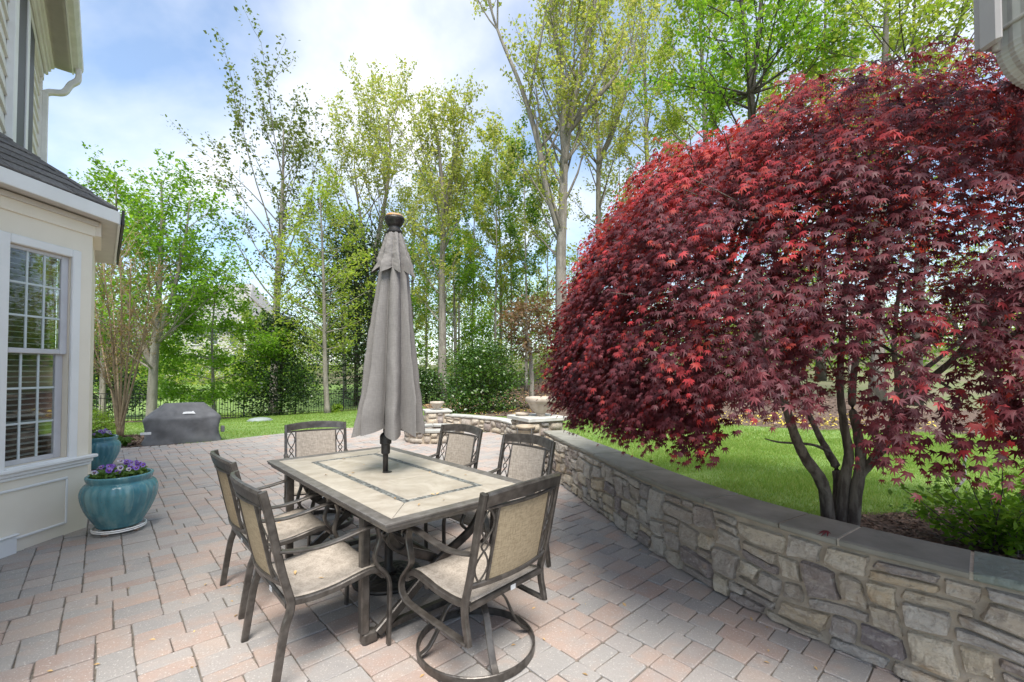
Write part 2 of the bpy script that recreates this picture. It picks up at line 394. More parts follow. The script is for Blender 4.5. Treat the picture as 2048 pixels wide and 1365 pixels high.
class MB:
    def __init__(s): s.v = []; s.f = []; s.mi = []; s.cur = 0
    def add(s, vs, fs):
        b = len(s.v); s.v.extend(tuple(v) for v in vs)
        for f in fs: s.f.append(tuple(b + i for i in f)); s.mi.append(s.cur)
        return s
    def box(s, c, size, ax=None, bev=0):
        """box of the full size about c; ax: 3 unit axes; bev chamfers the edges"""
        X, Y, Z = ax if ax else (Vector((1, 0, 0)), Vector((0, 1, 0)), Vector((0, 0, 1)))
        c = Vector(c); h = [x / 2 for x in size]
        if not bev:
            vs = [c + X * (h[0] * i) + Y * (h[1] * j) + Z * (h[2] * k) for k in (-1, 1) for j in (-1, 1) for i in (-1, 1)]
            return s.add(vs, [(0, 2, 3, 1), (4, 5, 7, 6), (0, 1, 5, 4), (2, 6, 7, 3), (0, 4, 6, 2), (1, 3, 7, 5)])
        b = min(bev, min(h) * .9)
        ring = [(-h[0] + b, -h[1]), (h[0] - b, -h[1]), (h[0], -h[1] + b), (h[0], h[1] - b), (h[0] - b, h[1]), (-h[0] + b, h[1]), (-h[0], h[1] - b), (-h[0], -h[1] + b)]
        vs = []
        for z, k in ((-h[2], 1), (-h[2] + b, 0), (h[2] - b, 0), (h[2], 1)):
            for (x, y) in ring:
                if k: x -= math.copysign(min(b, abs(x)), x); y -= math.copysign(min(b, abs(y)), y)
                vs.append(c + X * x + Y * y + Z * z)
        fs = [tuple(range(7, -1, -1)), tuple(range(24, 32))]
        for r in range(3):
            for i in range(8): fs.append((r * 8 + i, r * 8 + (i + 1) % 8, r * 8 + 8 + (i + 1) % 8, r * 8 + 8 + i))
        return s.add(vs, fs)
    def sweep(s, path, prof, side=None, closed=False, cap=True, scale=None, up=None):
        """profile (a,b) swept along the path: a along the side vector, b along side x tangent"""
        P = [Vector(p) for p in path]; n = len(P); m = len(prof); vs = []
        for i in range(n):
            if closed: t = P[(i + 1) % n] - P[i - 1]
            else: t = P[min(i + 1, n - 1)] - P[max(i - 1, 0)]
            if t.length < 1e-9: t = Vector((0, 0, 1))
            t.normalize()
            if side is not None: sd = Vector(side) if not callable(side) else side(i)
            else:
                ref = Vector((0, 0, 1)) if abs(t.z) < .95 else Vector((0, 1, 0))
                sd = t.cross(ref)
            nn = sd.cross(t); nn.normalize(); sd = t.cross(nn); sd.normalize()
            k = scale[i] if scale is not None else 1.0
            for (a, b) in prof: vs.append(P[i] + sd * (a * k) + nn * (b * k))
        fs = []
        for i in range(n if closed else n - 1):
            j = (i + 1) % n
            for q in range(m): fs.append((i * m + q, i * m + (q + 1) % m, j * m + (q + 1) % m, j * m + q))
        if cap and not closed: fs += [tuple(range(m - 1, -1, -1)), tuple((n - 1) * m + q for q in range(m))]
        return s.add(vs, fs)
    def tube(s, path, r, k=8, closed=False, cap=True):
        n = len(path); rr = r if hasattr(r, '__len__') else [r] * n
        prof = [(cos(2 * pi * q / k), sin(2 * pi * q / k)) for q in range(k)]
        return s.sweep(path, prof, closed=closed, cap=cap, scale=rr)
    def lathe(s, prof, c=(0, 0, 0), k=32, rad=None, caps=(True, True)):
        """prof: (r, z) from below up; rad(theta, r, z) modulates the radius"""
        c = Vector(c); vs = []; m = len(prof)
        for (r, z) in prof:
            for q in range(k):
                a = 2 * pi * q / k; R = rad(a, r, z) if rad else r
                vs.append(c + Vector((R * cos(a), R * sin(a), z)))
        fs = []
        for i in range(m - 1):
            for q in range(k): fs.append((i * k + q, i * k + (q + 1) % k, (i + 1) * k + (q + 1) % k, (i + 1) * k + q))
        if caps[0]: fs.append(tuple(range(k - 1, -1, -1)))
        if caps[1]: fs.append(tuple((m - 1) * k + q for q in range(k)))
        return s.add(vs, fs)
    def grid(s, fn, nu, nv, thick=0):
        """fn(u,v) in 0..1; thick extrudes the sheet to a closed slab downwards along its normal"""
        vs = [Vector(fn(i / nu, j / nv)) for j in range(nv + 1) for i in range(nu + 1)]
        W = nu + 1
        fs = [(j * W + i, j * W + i + 1, (j + 1) * W + i + 1, (j + 1) * W + i) for j in range(nv) for i in range(nu)]
        if thick:
            N = len(vs); lo = []
            for j in range(nv + 1):
                for i in range(nu + 1):
                    a = vs[j * W + min(i + 1, nu)] - vs[j * W + max(i - 1, 0)]
                    b = vs[min(j + 1, nv) * W + i] - vs[max(j - 1, 0) * W + i]
                    lo.append(vs[j * W + i] - a.cross(b).normalized() * thick)
            rim = [i for i in range(W)] + [j * W + nu for j in range(1, nv + 1)] + [nv * W + i for i in range(nu - 1, -1, -1)] + [j * W for j in range(nv - 1, 0, -1)]
            fs2 = [tuple(N + i for i in reversed(f)) for f in fs]
            fs3 = [(rim[i], N + rim[i], N + rim[(i + 1) % len(rim)], rim[(i + 1) % len(rim)]) for i in range(len(rim))]
            top = s.cur
            s.add(vs + lo, fs)
            b = len(s.v) - 2 * N
            for f in fs2: s.f.append(tuple(b + i for i in f)); s.mi.append(s.cur2 if hasattr(s, 'cur2') else top)
            for f in fs3: s.f.append(tuple(b + i for i in f)); s.mi.append(top)
            return s
        return s.add(vs, fs)
    def mesh(s, name, mats, smooth=False, off=None):
        me = bpy.data.meshes.new(name)
        vs = s.v if off is None else [(x - off[0], y - off[1], z - off[2]) for (x, y, z) in s.v]
        me.from_pydata(vs, [], s.f)
        if not isinstance(mats, (list, tuple)): mats = [mats]
        for m in mats: me.materials.append(m)
        if len(mats) > 1: me.polygons.foreach_set('material_index', s.mi)
        if smooth: me.polygons.foreach_set('use_smooth', [True] * len(me.polygons))
        me.update()
        return me
    def build(s, name, mats, parent=None, smooth=False, off=None):
        return link(bpy.data.objects.new(name, s.mesh(name, mats, smooth, off)), parent)

def rect(wd, th, b=.003):
    w2, t2 = wd / 2, th / 2; b = min(b, w2 * .6, t2 * .6)
    return [(-w2 + b, -t2), (w2 - b, -t2), (w2, -t2 + b), (w2, t2 - b), (w2 - b, t2), (-w2 + b, t2), (-w2, t2 - b), (-w2, -t2 + b)]

def np_mesh(name, V, k, mat, parent=None, attr=None, smooth=False, off=None):
    """mesh of faces with k own corners each; V has shape (n*k, 3)"""
    V = np.asarray(V, dtype=np.float32).reshape(-1, 3)
    if off is not None: V = V - np.asarray(off, dtype=np.float32)
    n = len(V); nf = n // k
    me = bpy.data.meshes.new(name)
    me.vertices.add(n); me.vertices.foreach_set('co', V.ravel())
    me.loops.add(n); me.loops.foreach_set('vertex_index', np.arange(n, dtype=np.int32))
    me.polygons.add(nf)
    me.polygons.foreach_set('loop_start', np.arange(0, n, k, dtype=np.int32))
    me.update(calc_edges=True)
    me.materials.append(mat)
    if attr is not None:
        a = me.attributes.new(attr[0], 'FLOAT', 'POINT'); a.data.foreach_set('value', np.asarray(attr[1], dtype=np.float32))
    return link(bpy.data.objects.new(name, me), parent)
def np_mesh_f(name, V, F, mat, parent=None, attr=None, off=None, smooth=False):
    V = np.asarray(V, dtype=np.float32).reshape(-1, 3)
    if off is not None: V = V - np.asarray(off, dtype=np.float32)
    F = np.asarray(F, dtype=np.int32); k = F.shape[1]
    me = bpy.data.meshes.new(name)
    me.vertices.add(len(V)); me.vertices.foreach_set('co', V.ravel())
    me.loops.add(F.size); me.loops.foreach_set('vertex_index', F.ravel())
    me.polygons.add(len(F)); me.polygons.foreach_set('loop_start', np.arange(0, F.size, k, dtype=np.int32))
    if smooth: me.polygons.foreach_set('use_smooth', np.ones(len(F), dtype=bool))
    me.update(calc_edges=True)
    me.materials.append(mat)
    if attr is not None:
        a = me.attributes.new(attr[0], 'FLOAT', 'POINT'); a.data.foreach_set('value', np.asarray(attr[1], dtype=np.float32))
    return link(bpy.data.objects.new(name, me), parent)

def unit(a): return a / np.maximum(np.linalg.norm(a, axis=1, keepdims=True), 1e-9)
def leaf_quads(C, size, flat=.35, ratio=.55, rs=rng, spread=.3):
    """a rhombic leaf (one folded quad) at every centre, turned at random; flat: how level the blades lie"""
    n = len(C)
    nrm = rs.normal(size=(n, 3)); nrm[:, 2] = np.abs(nrm[:, 2]) + flat * 2
    nrm = unit(nrm)
    u = unit(np.cross(nrm, rs.normal(size=(n, 3))))
    v = np.cross(nrm, u)
    L = (size * (1 + spread * rs.normal(size=n)).clip(.5, 1.7))[:, None]
    a = C - u * L * .5; b = C + u * L * .5
    fold = nrm * L * .10
    p = C + v * L * .5 * ratio + fold; q = C - v * L * .5 * ratio + fold
    return np.stack([a, q, b, p], axis=1).reshape(-1, 3)

def pip(x, y, poly):
    """points in polygon, vectorised"""
    x = np.asarray(x); y = np.asarray(y); ins = np.zeros(x.shape, bool)
    n = len(poly)
    for i in range(n):
        x1, y1 = poly[i]; x2, y2 = poly[(i + 1) % n]
        if y1 == y2: continue
        c = ((y1 > y) != (y2 > y)) & (x < (x2 - x1) * (y - y1) / (y2 - y1) + x1)
        ins ^= c
    return ins

# ------------------------------------------------------------------ the plan of the place
A_AX = Vector((.678, -.735, 0)).normalized()       # along the house wall and the table's long side, towards the camera
N_AX = Vector((.735, .678, 0)).normalized()        # away from the house
TABLE_Z = .76
# front foot of the curved garden wall, far end to near end
WALL_PTS = [(.50, 6.75), (.70, 5.75), (.895, 4.95), (1.07, 4.15), (1.24, 3.52), (1.43, 3.02), (1.63, 2.64), (1.86, 2.30), (2.20, 1.92), (2.70, 1.52), (3.35, 1.15)]
WALL = crom([(x, y, 0) for x, y in WALL_PTS], 10)
BACKWALL_PTS = [(-1.75, 11.75), (-1.25, 11.45), (-.76, 11.08), (-.30, 10.6), (0, 9.9), (.12, 9.1), (.16, 8.3), (.18, 7.6)]
FENCE_PTS = [(-18.6, 14.5), (-16.3, 17.5), (-13.3, 22.0), (-8.4, 24.2), (-3.7, 26.7), (1.0, 33.0), (2.6, 34.6)]
PATIO = [(-3.4, -1.2), (4.0, -1.2), (3.35, 1.15)] + [(p.x, p.y) for p in reversed(WALL)] + [(.25, 7.2), (.18, 7.6)] + \
        [p for p in reversed(BACKWALL_PTS)] + [(-2.3, 12.0), (-3.4, 11.9), (-4.3, 11.5), (-5.1, 10.85), (-5.75, 10.1), (-6.3, 9.35), (-7.1, 8.75), (-8.3, 8.1), (-9.6, 7.4)]

def smooth01(t): t = np.clip(t, 0, 1); return t * t * (3 - 2 * t)
def wall_x(y):
    ys = np.array([p.y for p in WALL])[::-1]; xs = np.array([p.x for p in WALL])[::-1]
    return np.interp(y, ys, xs)
def terr(x, y):
    x = np.asarray(x, float); y = np.asarray(y, float)
    k = .063 * np.clip(-x / 13, 0, 1)
    z = -k * np.clip(np.minimum(y, 25) - 9.5, 0, None)
    z = z + .062 * np.clip(y - 27, 0, 60)
    z = z + np.clip((x - 1.5) / 6, 0, 1) * np.clip(y - 11, 0, 40) * .055
    behind = x > wall_x(y) + .05
    near = smooth01((x - wall_x(np.minimum(y, 6.7)) + .1) / .25) * .25
    far = .25 * smooth01((x - .9) / 1.4)
    t = smooth01((y - 6.2) / .9)
    z = z + np.where(x > -.5, near * (1 - t) + far * t, 0)
    z = z + .05 * np.sin(x * .31 + 1) * np.sin(y * .27) * np.clip((y - 12) / 8, 0, 1)
    return z - .012
def terr1(x, y): return float(terr(np.array([x]), np.array([y]))[0])

def fence_y(x):
    return np.interp(x, [p[0] for p in FENCE_PTS], [p[1] for p in FENCE_PTS])
def zone(x, y):
    """0 under the patio, 1 lawn, 2 bark mulch, 3 woodland floor"""
    x = np.asarray(x, float); y = np.asarray(y, float)
    wob = .12 * np.sin(x * 1.7 + .6) + .08 * np.sin(x * 4.1 + y)
    z = np.ones(x.shape, int)
    fy = np.where(x < 2.6, fence_y(x), 30 + .3 * x)
    z[(y > fy - 2.1 + wob) & (y < fy + 1.2)] = 2
    z[(x > -5.2) & (y > np.interp(x, [-5.2, -3.5, -2, 0, 2, 6.5, 12], [25.5, 18.5, 16.6, 14.4, 12.0, 9.6, 8.0]) + wob) & (y < fy + 1.2)] = 2
    z[(y > fy + 1.2) & (x > -4.5)] = 3
    z[(y > 13) & (x > 12)] = 3
    z[(y > 45)] = 3
    z[pip(x, y, [(-9.9, 7.3), (-8.2, 8.1), (-6.75, 8.95), (-6.9, 9.9), (-7.8, 10.9), (-9.3, 10.9), (-11, 9.8)])] = 2
    z[(x > wall_x(y)) & (y < np.interp(x, [1.7, 2.2, 3.0, 4.2, 6], [2.6, 3.55, 3.95, 4.05, 3.6]) + wob * .5) & (y < 4.6)] = 2
    z[pip(x, y, PATIO)] = 0
    z[(y < 6.8) & (x - wall_x(y) < .16) & (x > 0)] = 0
    return z

def ground_sheets():
    def axis(segs):
        r = []
        for a, b, st in segs: r += list(np.arange(a, b, st))
        return np.array(r + [segs[-1][1]])
    xs = axis([(-400, -60, 40), (-60, -20, 2.5), (-20, -8, .5), (-8, 7, .2), (7, 20, .6), (20, 60, 2.5), (60, 400, 40)])
    ys = axis([(-60, -2, 6), (-2, 13, .2), (13, 36, .5), (36, 100, 3), (100, 900, 80)])
    Xg, Yg = np.meshgrid(xs, ys)
    Z = terr(Xg, Yg)
    Z += (rng.random(Z.shape) - .5) * .012
    xc = (Xg[:-1, :-1] + Xg[1:, 1:]) / 2; yc = (Yg[:-1, :-1] + Yg[1:, 1:]) / 2
    zn = zone(xc.ravel(), yc.ravel())
    W = len(xs)
    i, j = np.meshgrid(np.arange(W - 1), np.arange(len(ys) - 1))
    F = np.stack([j * W + i, j * W + i + 1, (j + 1) * W + i + 1, (j + 1) * W + i], -1).reshape(-1, 4)
    V = np.stack([Xg, Yg, Z], -1).reshape(-1, 3)
    for code, name, mat in ((1, 'lawn', 'lawn'), (2, 'mulch_bed', 'mulch'), (3, 'woodland_floor', 'woods_floor')):
        f = F[zn == code]
        used, inv = np.unique(f.ravel(), return_inverse=True)
        o = np_mesh_f(name, V[used], inv.reshape(-1, 4), MAT[mat], smooth=True)
        tag(o, kind='structure')
ground_sheets()

# ------------------------------------------------------------------ the patio: bedding sheet and single pavers
def in_poly(x, y, poly): return bool(pip(np.array([x]), np.array([y]), poly)[0])
def patio():
    bed = MB()
    bed.add([(x, y, -.011) for x, y in PATIO], [tuple(range(len(PATIO)))])
    po = bed.build('patio', MAT['joint'])
    me = po.data
    bm = bmesh.new(); bm.from_mesh(me); bmesh.ops.triangulate(bm, faces=bm.faces[:]); bm.to_mesh(me); bm.free()
    if me.polygons[0].normal.z < 0: me.flip_normals()
    tag(po, kind='structure')
    U, Vv = .0765, .0555                       # modules along N_AX and along A_AX
    O = Vector((-1.0, 3.0, 0))
    nu, nv = 210, 300
    iu0, iv0 = -105, -150
    occ = np.zeros((nu, nv), bool)
    stones = []
    r = random.Random(5)
    for j in range(nv):
        i = 0
        while i < nu:
            if occ[i, j]: i += 1; continue
            run = 0
            while i + run < nu and not occ[i + run, j] and run < 6: run += 1
            if run == 2 or run == 4: wd = 2
            elif run == 3: wd = 3
            elif run == 1: wd = 1
            else: wd = r.choice((2, 3, 3, 3))
            if run == 5: wd = r.choice((2, 3))
            if run == 6: wd = r.choice((3, 3, 2))
            h = r.choice((2, 2, 3, 3, 3)) if wd == 3 else r.choice((2, 3, 3))
            if wd == 3 and r.random() < .12: h = 4
            h = min(h, nv - j)
            occ[i:i + wd, j:j + h] = True
            stones.append((i, j, wd, h))
            i += wd
    house_line = [(-9.6, 7.4), (-6.3, 6.6), (-4.08, 4.29), (-4.12, 3.3), (-1.0, 0.0), (0.2, -1.3)]
    keep = []
    for (i, j, wd, h) in stones:
        c = O + N_AX * ((i + wd / 2 + iu0) * U) + A_AX * ((j + h / 2 + iv0) * Vv)
        if c.y < .9 or not (in_poly(c.x, c.y, PATIO) or (c.y < 6.8 and 0 < c.x and -.06 < c.x - wall_x(c.y) < .13)): continue
        if c.x - wall_x(c.y) > .13 and c.y < 6.8: continue
        if c.x < -4.2 and c.y < 4.2 + (-4.08 - c.x) * 1.0: continue
        if (c.x + 1.72) ** 2 + (c.y - 9.72) ** 2 < .52 ** 2: continue
        if abs(c.x) > c.y * 1.30 + .3: continue
        keep.append((c, wd * U - .0055, h * Vv - .0055, (wd, h)))
    keep.sort(key=lambda k: k[0].y ** 2 + k[0].x ** 2 * .3)
    def verts(sx, sy, rr):
        """tumbled block: worn, slightly uneven corners"""
        hx, hy = sx / 2, sy / 2; b = .007
        ring = []
        for (qx, qy) in ((-1, -1), (1, -1), (1, 1), (-1, 1)):
            jx, jy = rr.uniform(-.003, .003), rr.uniform(-.003, .003)
            cx, cy = qx * hx + jx, qy * hy + jy
            k = b * rr.uniform(.6, 1.5)
            pts = [(cx - qx * k, cy), (cx, cy - qy * k)]
            if qx * qy > 0: pts = pts[::-1]
            ring += [pts[0], pts[1]] if qx * qy < 0 else [pts[0], pts[1]]
        vs = [(x, y, -.03) for x, y in ring] + [(x, y, -.004) for x, y in ring] + [(x - math.copysign(.0038, x), y - math.copysign(.0038, y), 0) for x, y in ring]
        fs = []
        for q in range(2):
            for a in range(8): fs.append((q * 8 + a, q * 8 + (a + 1) % 8, q * 8 + 8 + (a + 1) % 8, q * 8 + 8 + a))
        fs.append(tuple(range(16, 24)))
        return vs, fs
    rr = random.Random(9)
    cache = {}
    ang0 = atan2(N_AX.y, N_AX.x)
    far = MB()
    for n, (c, sx, sy, key) in enumerate(keep):
        tilt = Matrix.Rotation(rr.uniform(-.010, .010), 4, 'X') @ Matrix.Rotation(rr.uniform(-.010, .010), 4, 'Y')
        mt = Matrix.Translation(c + Vector((0, 0, rr.uniform(-.004, .003)))) @ Matrix.Rotation(ang0 + rr.uniform(-.012, .012), 4, 'Z') @ tilt
        if n < 299:
            kk = key + (rr.randrange(5),)
            if kk not in cache:
                vs, fs = verts(sx, sy, rr)
                b = MB(); b.add([(x, -y, z) for x, y, z in vs], [tuple(reversed(f)) for f in fs])
                cache[kk] = b.mesh('paver', MAT['paver'])
            o = link(bpy.data.objects.new('paver', cache[kk]), po)
            o.matrix_local = mt
        else:
            vs, fs = verts(sx, sy, rr)
            far.add([mt @ Vector((x, -y, z)) for x, y, z in vs], [tuple(reversed(f)) for f in fs])
    o = far.build('paver', MAT['paver'], po)
    tag(o, kind='stuff')
    # soldier course along the patio's outer edge
    edge = [p for p in PATIO[PATIO.index((-2.3, 12.0)):]]
    pts = crom([(x, y, 0) for x, y in edge], 8)
    b = MB(); acc = 0
    for a, c2 in zip(pts, pts[1:]):
        L = (c2 - a).length; k = max(1, round(L / .16))
        for q in range(k):
            m = a.lerp(c2, (q + .5) / k); t = (c2 - a).normalized(); nrm = Vector((t.y, -t.x, 0))
            b.box(m + Vector((0, 0, -.012)) + nrm * .0, (L / k - .01, .24, .04), (t, nrm, Vector((0, 0, 1))), .008)
    tag(b.build('edging_paver', MAT['paver'], po), kind='stuff')
patio()

# ------------------------------------------------------------------ stone walls
def arclen(path):
    d = [0]
    for a, b in zip(path, path[1:]): d.append(d[-1] + (b - a).length)
    return d
class Run:
    """a plan curve by arc length; n() is the normal on the side the stones face"""
    def __init__(s, path, flip=1):
        s.p = [Vector(q) for q in path]; s.d = arclen(s.p); s.L = s.d[-1]; s.flip = flip
    def at(s, t):
        t = min(max(t, 0), s.L)
        i = min(max(int(np.searchsorted(s.d, t)) - 1, 0), len(s.p) - 2)
        f = (t - s.d[i]) / max(s.d[i + 1] - s.d[i], 1e-9)
        return s.p[i].lerp(s.p[i + 1], f)
    def n(s, t):
        a, b = s.at(t - .05), s.at(t + .05); q = (b - a).normalized()
        return Vector((q.y, -q.x, 0)) * s.flip
def pack(L, H, ux, uz, rr, big=.14):
    """irregular ashlar: cells (x, z, w, h) tiling an L x H strip"""
    nx, nz = max(4, round(L / ux)), max(2, round(H / uz))
    ux, uz = L / nx, H / nz
    occ = np.zeros((nx, nz), bool); res = []
    for j in range(nz):
        i = 0
        while i < nx:
            if occ[i, j]: i += 1; continue
            run = 0
            while i + run < nx and not occ[i + run, j] and run < 8: run += 1
            opts = [q for q in (2, 3, 3, 4, 5) if q <= run and run - q != 1] or [run]
            wd = rr.choice(opts)
            h = rr.choice((1, 1, 1, 2, 2, 2)) if rr.random() > big else 3
            if wd >= 5: h = min(h, 2)
            while h > 1 and (j + h > nz): h -= 1
            if j + h == nz - 1 and rr.random() < .35: h += 1
            occ[i:i + wd, j:j + h] = True
            res.append((i * ux, j * uz, wd * ux, h * uz)); i += wd
    return res
def stone_mesh(parent, place, x0, z0, wd, h, rr, off, gap=.009, proud=.034, nu=6, nv=5, warp=lambda s, z: (s, z)):
    """one rounded field stone on a wall; place(s, z, d) gives the point d in front of the face"""
    cx, cz = x0 + wd / 2, z0 + h / 2
    hw, hh = wd / 2 - gap / 2, h / 2 - gap / 2
    jit = [(rr.uniform(-.22, .12) * min(hw, .06), rr.uniform(-.26, .12) * min(hh, .06)) for _ in range(4)]
    ph = [rr.uniform(0, 6.28) for _ in range(4)]
    pr = proud * rr.uniform(.6, 1.3)
    tiltu, tiltv = rr.uniform(-.3, .3), rr.uniform(-.35, .25)
    vs = []
    sd = rr.uniform(0, 50)
    for j in range(nv + 1):
        for i in range(nu + 1):
            u, v = i / nu * 2 - 1, j / nv * 2 - 1
            u2 = math.copysign(abs(u) ** .5, u); v2 = math.copysign(abs(v) ** .5, v)
            ru = u2 * sqrt(max(0, 1 - .12 * v2 ** 8)) ; rv = v2 * sqrt(max(0, 1 - .12 * u2 ** 8))
            fu, fv = (ru + 1) / 2, (rv + 1) / 2
            jx = (jit[0][0] * (1 - fu) * (1 - fv) * -1 + jit[1][0] * fu * (1 - fv) + jit[2][0] * fu * fv - jit[3][0] * (1 - fu) * fv)
            jz = (-jit[0][1] * (1 - fu) * (1 - fv) - jit[1][1] * fu * (1 - fv) + jit[2][1] * fu * fv + jit[3][1] * (1 - fu) * fv)
            edge = max(abs(u), abs(v))
            wave = .006 * sin(3 * u + ph[0]) * (abs(v) > .9) + .006 * sin(4 * v + ph[1]) * (abs(u) > .9)
            if edge > .999: d = -.012
            else: d = pr * (.80 + .20 * (1 - edge ** 2)) + .013 * mnoise.noise(Vector((cx * 3 + ru * hw * 14 + sd, rv * hh * 22, sd))) + .007 * mnoise.noise(Vector((ru * hw * 40 + sd, rv * hh * 55, sd))) + .007 * sin(2.6 * u + ph[2]) * cos(2.2 * v + ph[3]) + .010 * (tiltu * u + tiltv * v) + rr.uniform(-.0025, .0025)
            s_, z_ = warp(cx + ru * hw + jx + wave, cz + rv * hh + jz + wave * .6)
            vs.append(Vector(place(s_, z_, d)) - off)
    W = nu + 1
    fs = [(j * W + i, j * W + i + 1, (j + 1) * W + i + 1, (j + 1) * W + i) for j in range(nv) for i in range(nu)]
    b = MB(); b.add(vs, fs)
    return b.build('stone', MAT['stone'], parent, smooth=nu < 6)

def curved_wall(name, label, path, H, thick, cells, joints, capw, over, capt, rr, capmats, flip=1, gapw=.006, hi=True):
    run = Run(path, flip)
    base = run.at(run.L * .5)
    t = thing(name, label, 'stone wall', base)
    off = Vector(base)
    def place(s, z, d):
        p = run.at(s) + run.n(s) * d; return (p.x, p.y, z)
    core = MB(); n = 60
    prof = [(0, -.06), (0, H), (-thick, H), (-thick, -.06)]
    ss = [run.L * i / n for i in range(n + 1)]
    vs = [place(s, z, d) for s in ss for (d, z) in prof]
    fs = [(i * 4 + q, i * 4 + (q + 1) % 4, i * 4 + 4 + (q + 1) % 4, i * 4 + 4 + q) for i in range(n) for q in range(4)] + [(0, 1, 2, 3), tuple(n * 4 + q for q in (3, 2, 1, 0))]
    if flip < 0: pass
    core.add(vs, fs); core.build('mortar_core', MAT['mortar'], t, off=off)
    for (x0, z0, wd, h) in cells(run.L):
        stone_mesh(t, place, x0, z0, wd, h, rr, off, nu=11 if hi else 4, nv=8 if hi else 4, warp=lambda s, z: (s + .018 * sin(z * 13 + s * 4), z + (.020 * sin(s * 5.3 + 1) + .013 * sin(s * 11 + z * 8)) * sin(pi * min(1, max(0, z / H)))))
    js = [0] + list(joints) + [run.L]
    for k, (a, b_) in enumerate(zip(js, js[1:])):
        a2, b2 = a + gapw, b_ - gapw
        mb = MB(); m = max(2, int((b2 - a2) / .08))
        rows = []
        dz = rr.uniform(-.003, .003)
        ov = over + rr.uniform(-.006, .006)
        wav = [rr.uniform(-.004, .004) for _ in range(m + 1)]
        pr = lambda i: [(ov - .008 + wav[i], H + .002), (ov + wav[i] * .6, H + .012), (ov - wav[i], H + capt - .008 + dz), (ov - .012 + wav[i] * .5, H + capt + dz), (ov - capw, H + capt + dz), (ov - capw - .004, H + .002)]
        for i in range(m + 1):
            s = a2 + (b2 - a2) * i / m
            rows += [place(s, z, d) for d, z in pr(i)]
        fs = [(i * 6 + q, i * 6 + (q + 1) % 6, i * 6 + 6 + (q + 1) % 6, i * 6 + 6 + q) for i in range(m) for q in range(6)] + [(0, 1, 2, 3, 4, 5), tuple(m * 6 + q for q in (5, 4, 3, 2, 1, 0))]
        mb.add(rows, fs)
        o = mb.build('cap_stone', MAT[capmats[k] if k < len(capmats) else capmats[-1]], t, off=off)
        if k > 0:
            mj = MB(); s0 = a
            c = Vector(place(s0, H + capt * .45, over - capw / 2 - .004)); nn = run.n(s0); tt = Vector((-nn.y, nn.x, 0))
            mj.box(c, (gapw * 2 - .001, capw - .02, capt * .86), (tt, nn, Vector((0, 0, 1))))
            mj.build('joint_mortar', MAT['mortar_white' if k in WHITE_JOINTS.get(name, ()) else 'mortar'], t, off=off)
    return t, run
WHITE_JOINTS = {'garden_wall': (6, 7, 8)}
rw = random.Random(21)
mainrun = Run(WALL)
def s_of(px, py):
    """arc length along the garden wall nearest to the point of its cap seen at a photo pixel"""
    g = G(px, py, .61); best = min(range(len(WALL)), key=lambda i: (WALL[i] - Vector((g.x, g.y, 0))).length)
    return mainrun.d[best]

# ------------------------------------------------------------------ the walls, pillars and fire pit
j1 = [s_of(1094, 862) + .25, s_of(1207, 906), s_of(1268, 940), s_of(1398, 995), s_of(1555, 1046), s_of(1626, 1068), s_of(1925, 1140)]
j1 = sorted(j1); jj = [j1[0]]
for q in j1[1:]:
    jj.append(max(q, jj[-1] + .3))
curved_wall('garden_wall', 'long low wall of mixed tan and grey field stones curving past the red maple', WALL, .556, .27,
            lambda L: pack(L, .545, .064, .060, rw), jj, .345, .028, .042, rw,
            ['bluestone', 'bluestone', 'bluestone', 'bluestone', 'bluestone', 'bluestone', 'bluestone', 'cleft'], gapw=.007)
BW = crom([(x, y, 0) for x, y in BACKWALL_PTS], 8)
curved_wall('seat_wall', 'short low stone wall with pale cap between the two bowl pillars', BW, .30, .28,
            lambda L: pack(L, .29, .085, .072, rw), [.9, 1.8, 2.7, 3.5, 4.2], .34, .03, .045, rw, ['bluestone_pale'], hi=False, gapw=.004)

def pillar(name, label, c, size, H, rz, capt, over, uz):
    t = thing(name, label, 'pillar', (c[0], c[1], 0))
    off = Vector((c[0], c[1], 0)); h = size / 2
    ca, sa = cos(rz), sin(rz)
    R = lambda x, y: Vector((c[0] + x * ca - y * sa, c[1] + x * sa + y * ca, 0))
    cs = [R(-h, -h), R(h, -h), R(h, h), R(-h, h)]
    ax = (Vector((ca, sa, 0)), Vector((-sa, ca, 0)), Vector((0, 0, 1)))
    MB().box((c[0], c[1], H / 2 - .03), (size, size, H + .06), ax).build('mortar_core', MAT['mortar'], t, off=off)
    for k in range(4):
        run = Run([cs[k], cs[(k + 1) % 4]])
        if run.n(size / 2).y > .35: continue
        place = lambda s, z, d, run=run: ((lambda p: (p.x, p.y, z))(run.at(s) + run.n(size / 2) * d))
        for cell in pack(size, H, .085, uz, rw):
            stone_mesh(t, place, *cell, rw, off, nu=4, nv=4)
    MB().box((c[0], c[1], H + capt / 2 + .002), (size + 2 * over, size + 2 * over, capt), ax, .008).build('cap_stone', MAT['bluestone_pale'], t, off=off)
    return H + capt + .002
p1c = G(875, 853, 0)
PZ1 = pillar('stone_pillar', 'small far stone pillar at the left end of the seat wall', (-2.02, 12.02), .60, .40, radians(18), .05, .05, .075)
PZ2 = pillar('stone_pillar', 'near tall stone pillar beside the red maple carrying the wide bowl', (.40, 7.18), .60, .715, radians(28), .06, .06, .08)

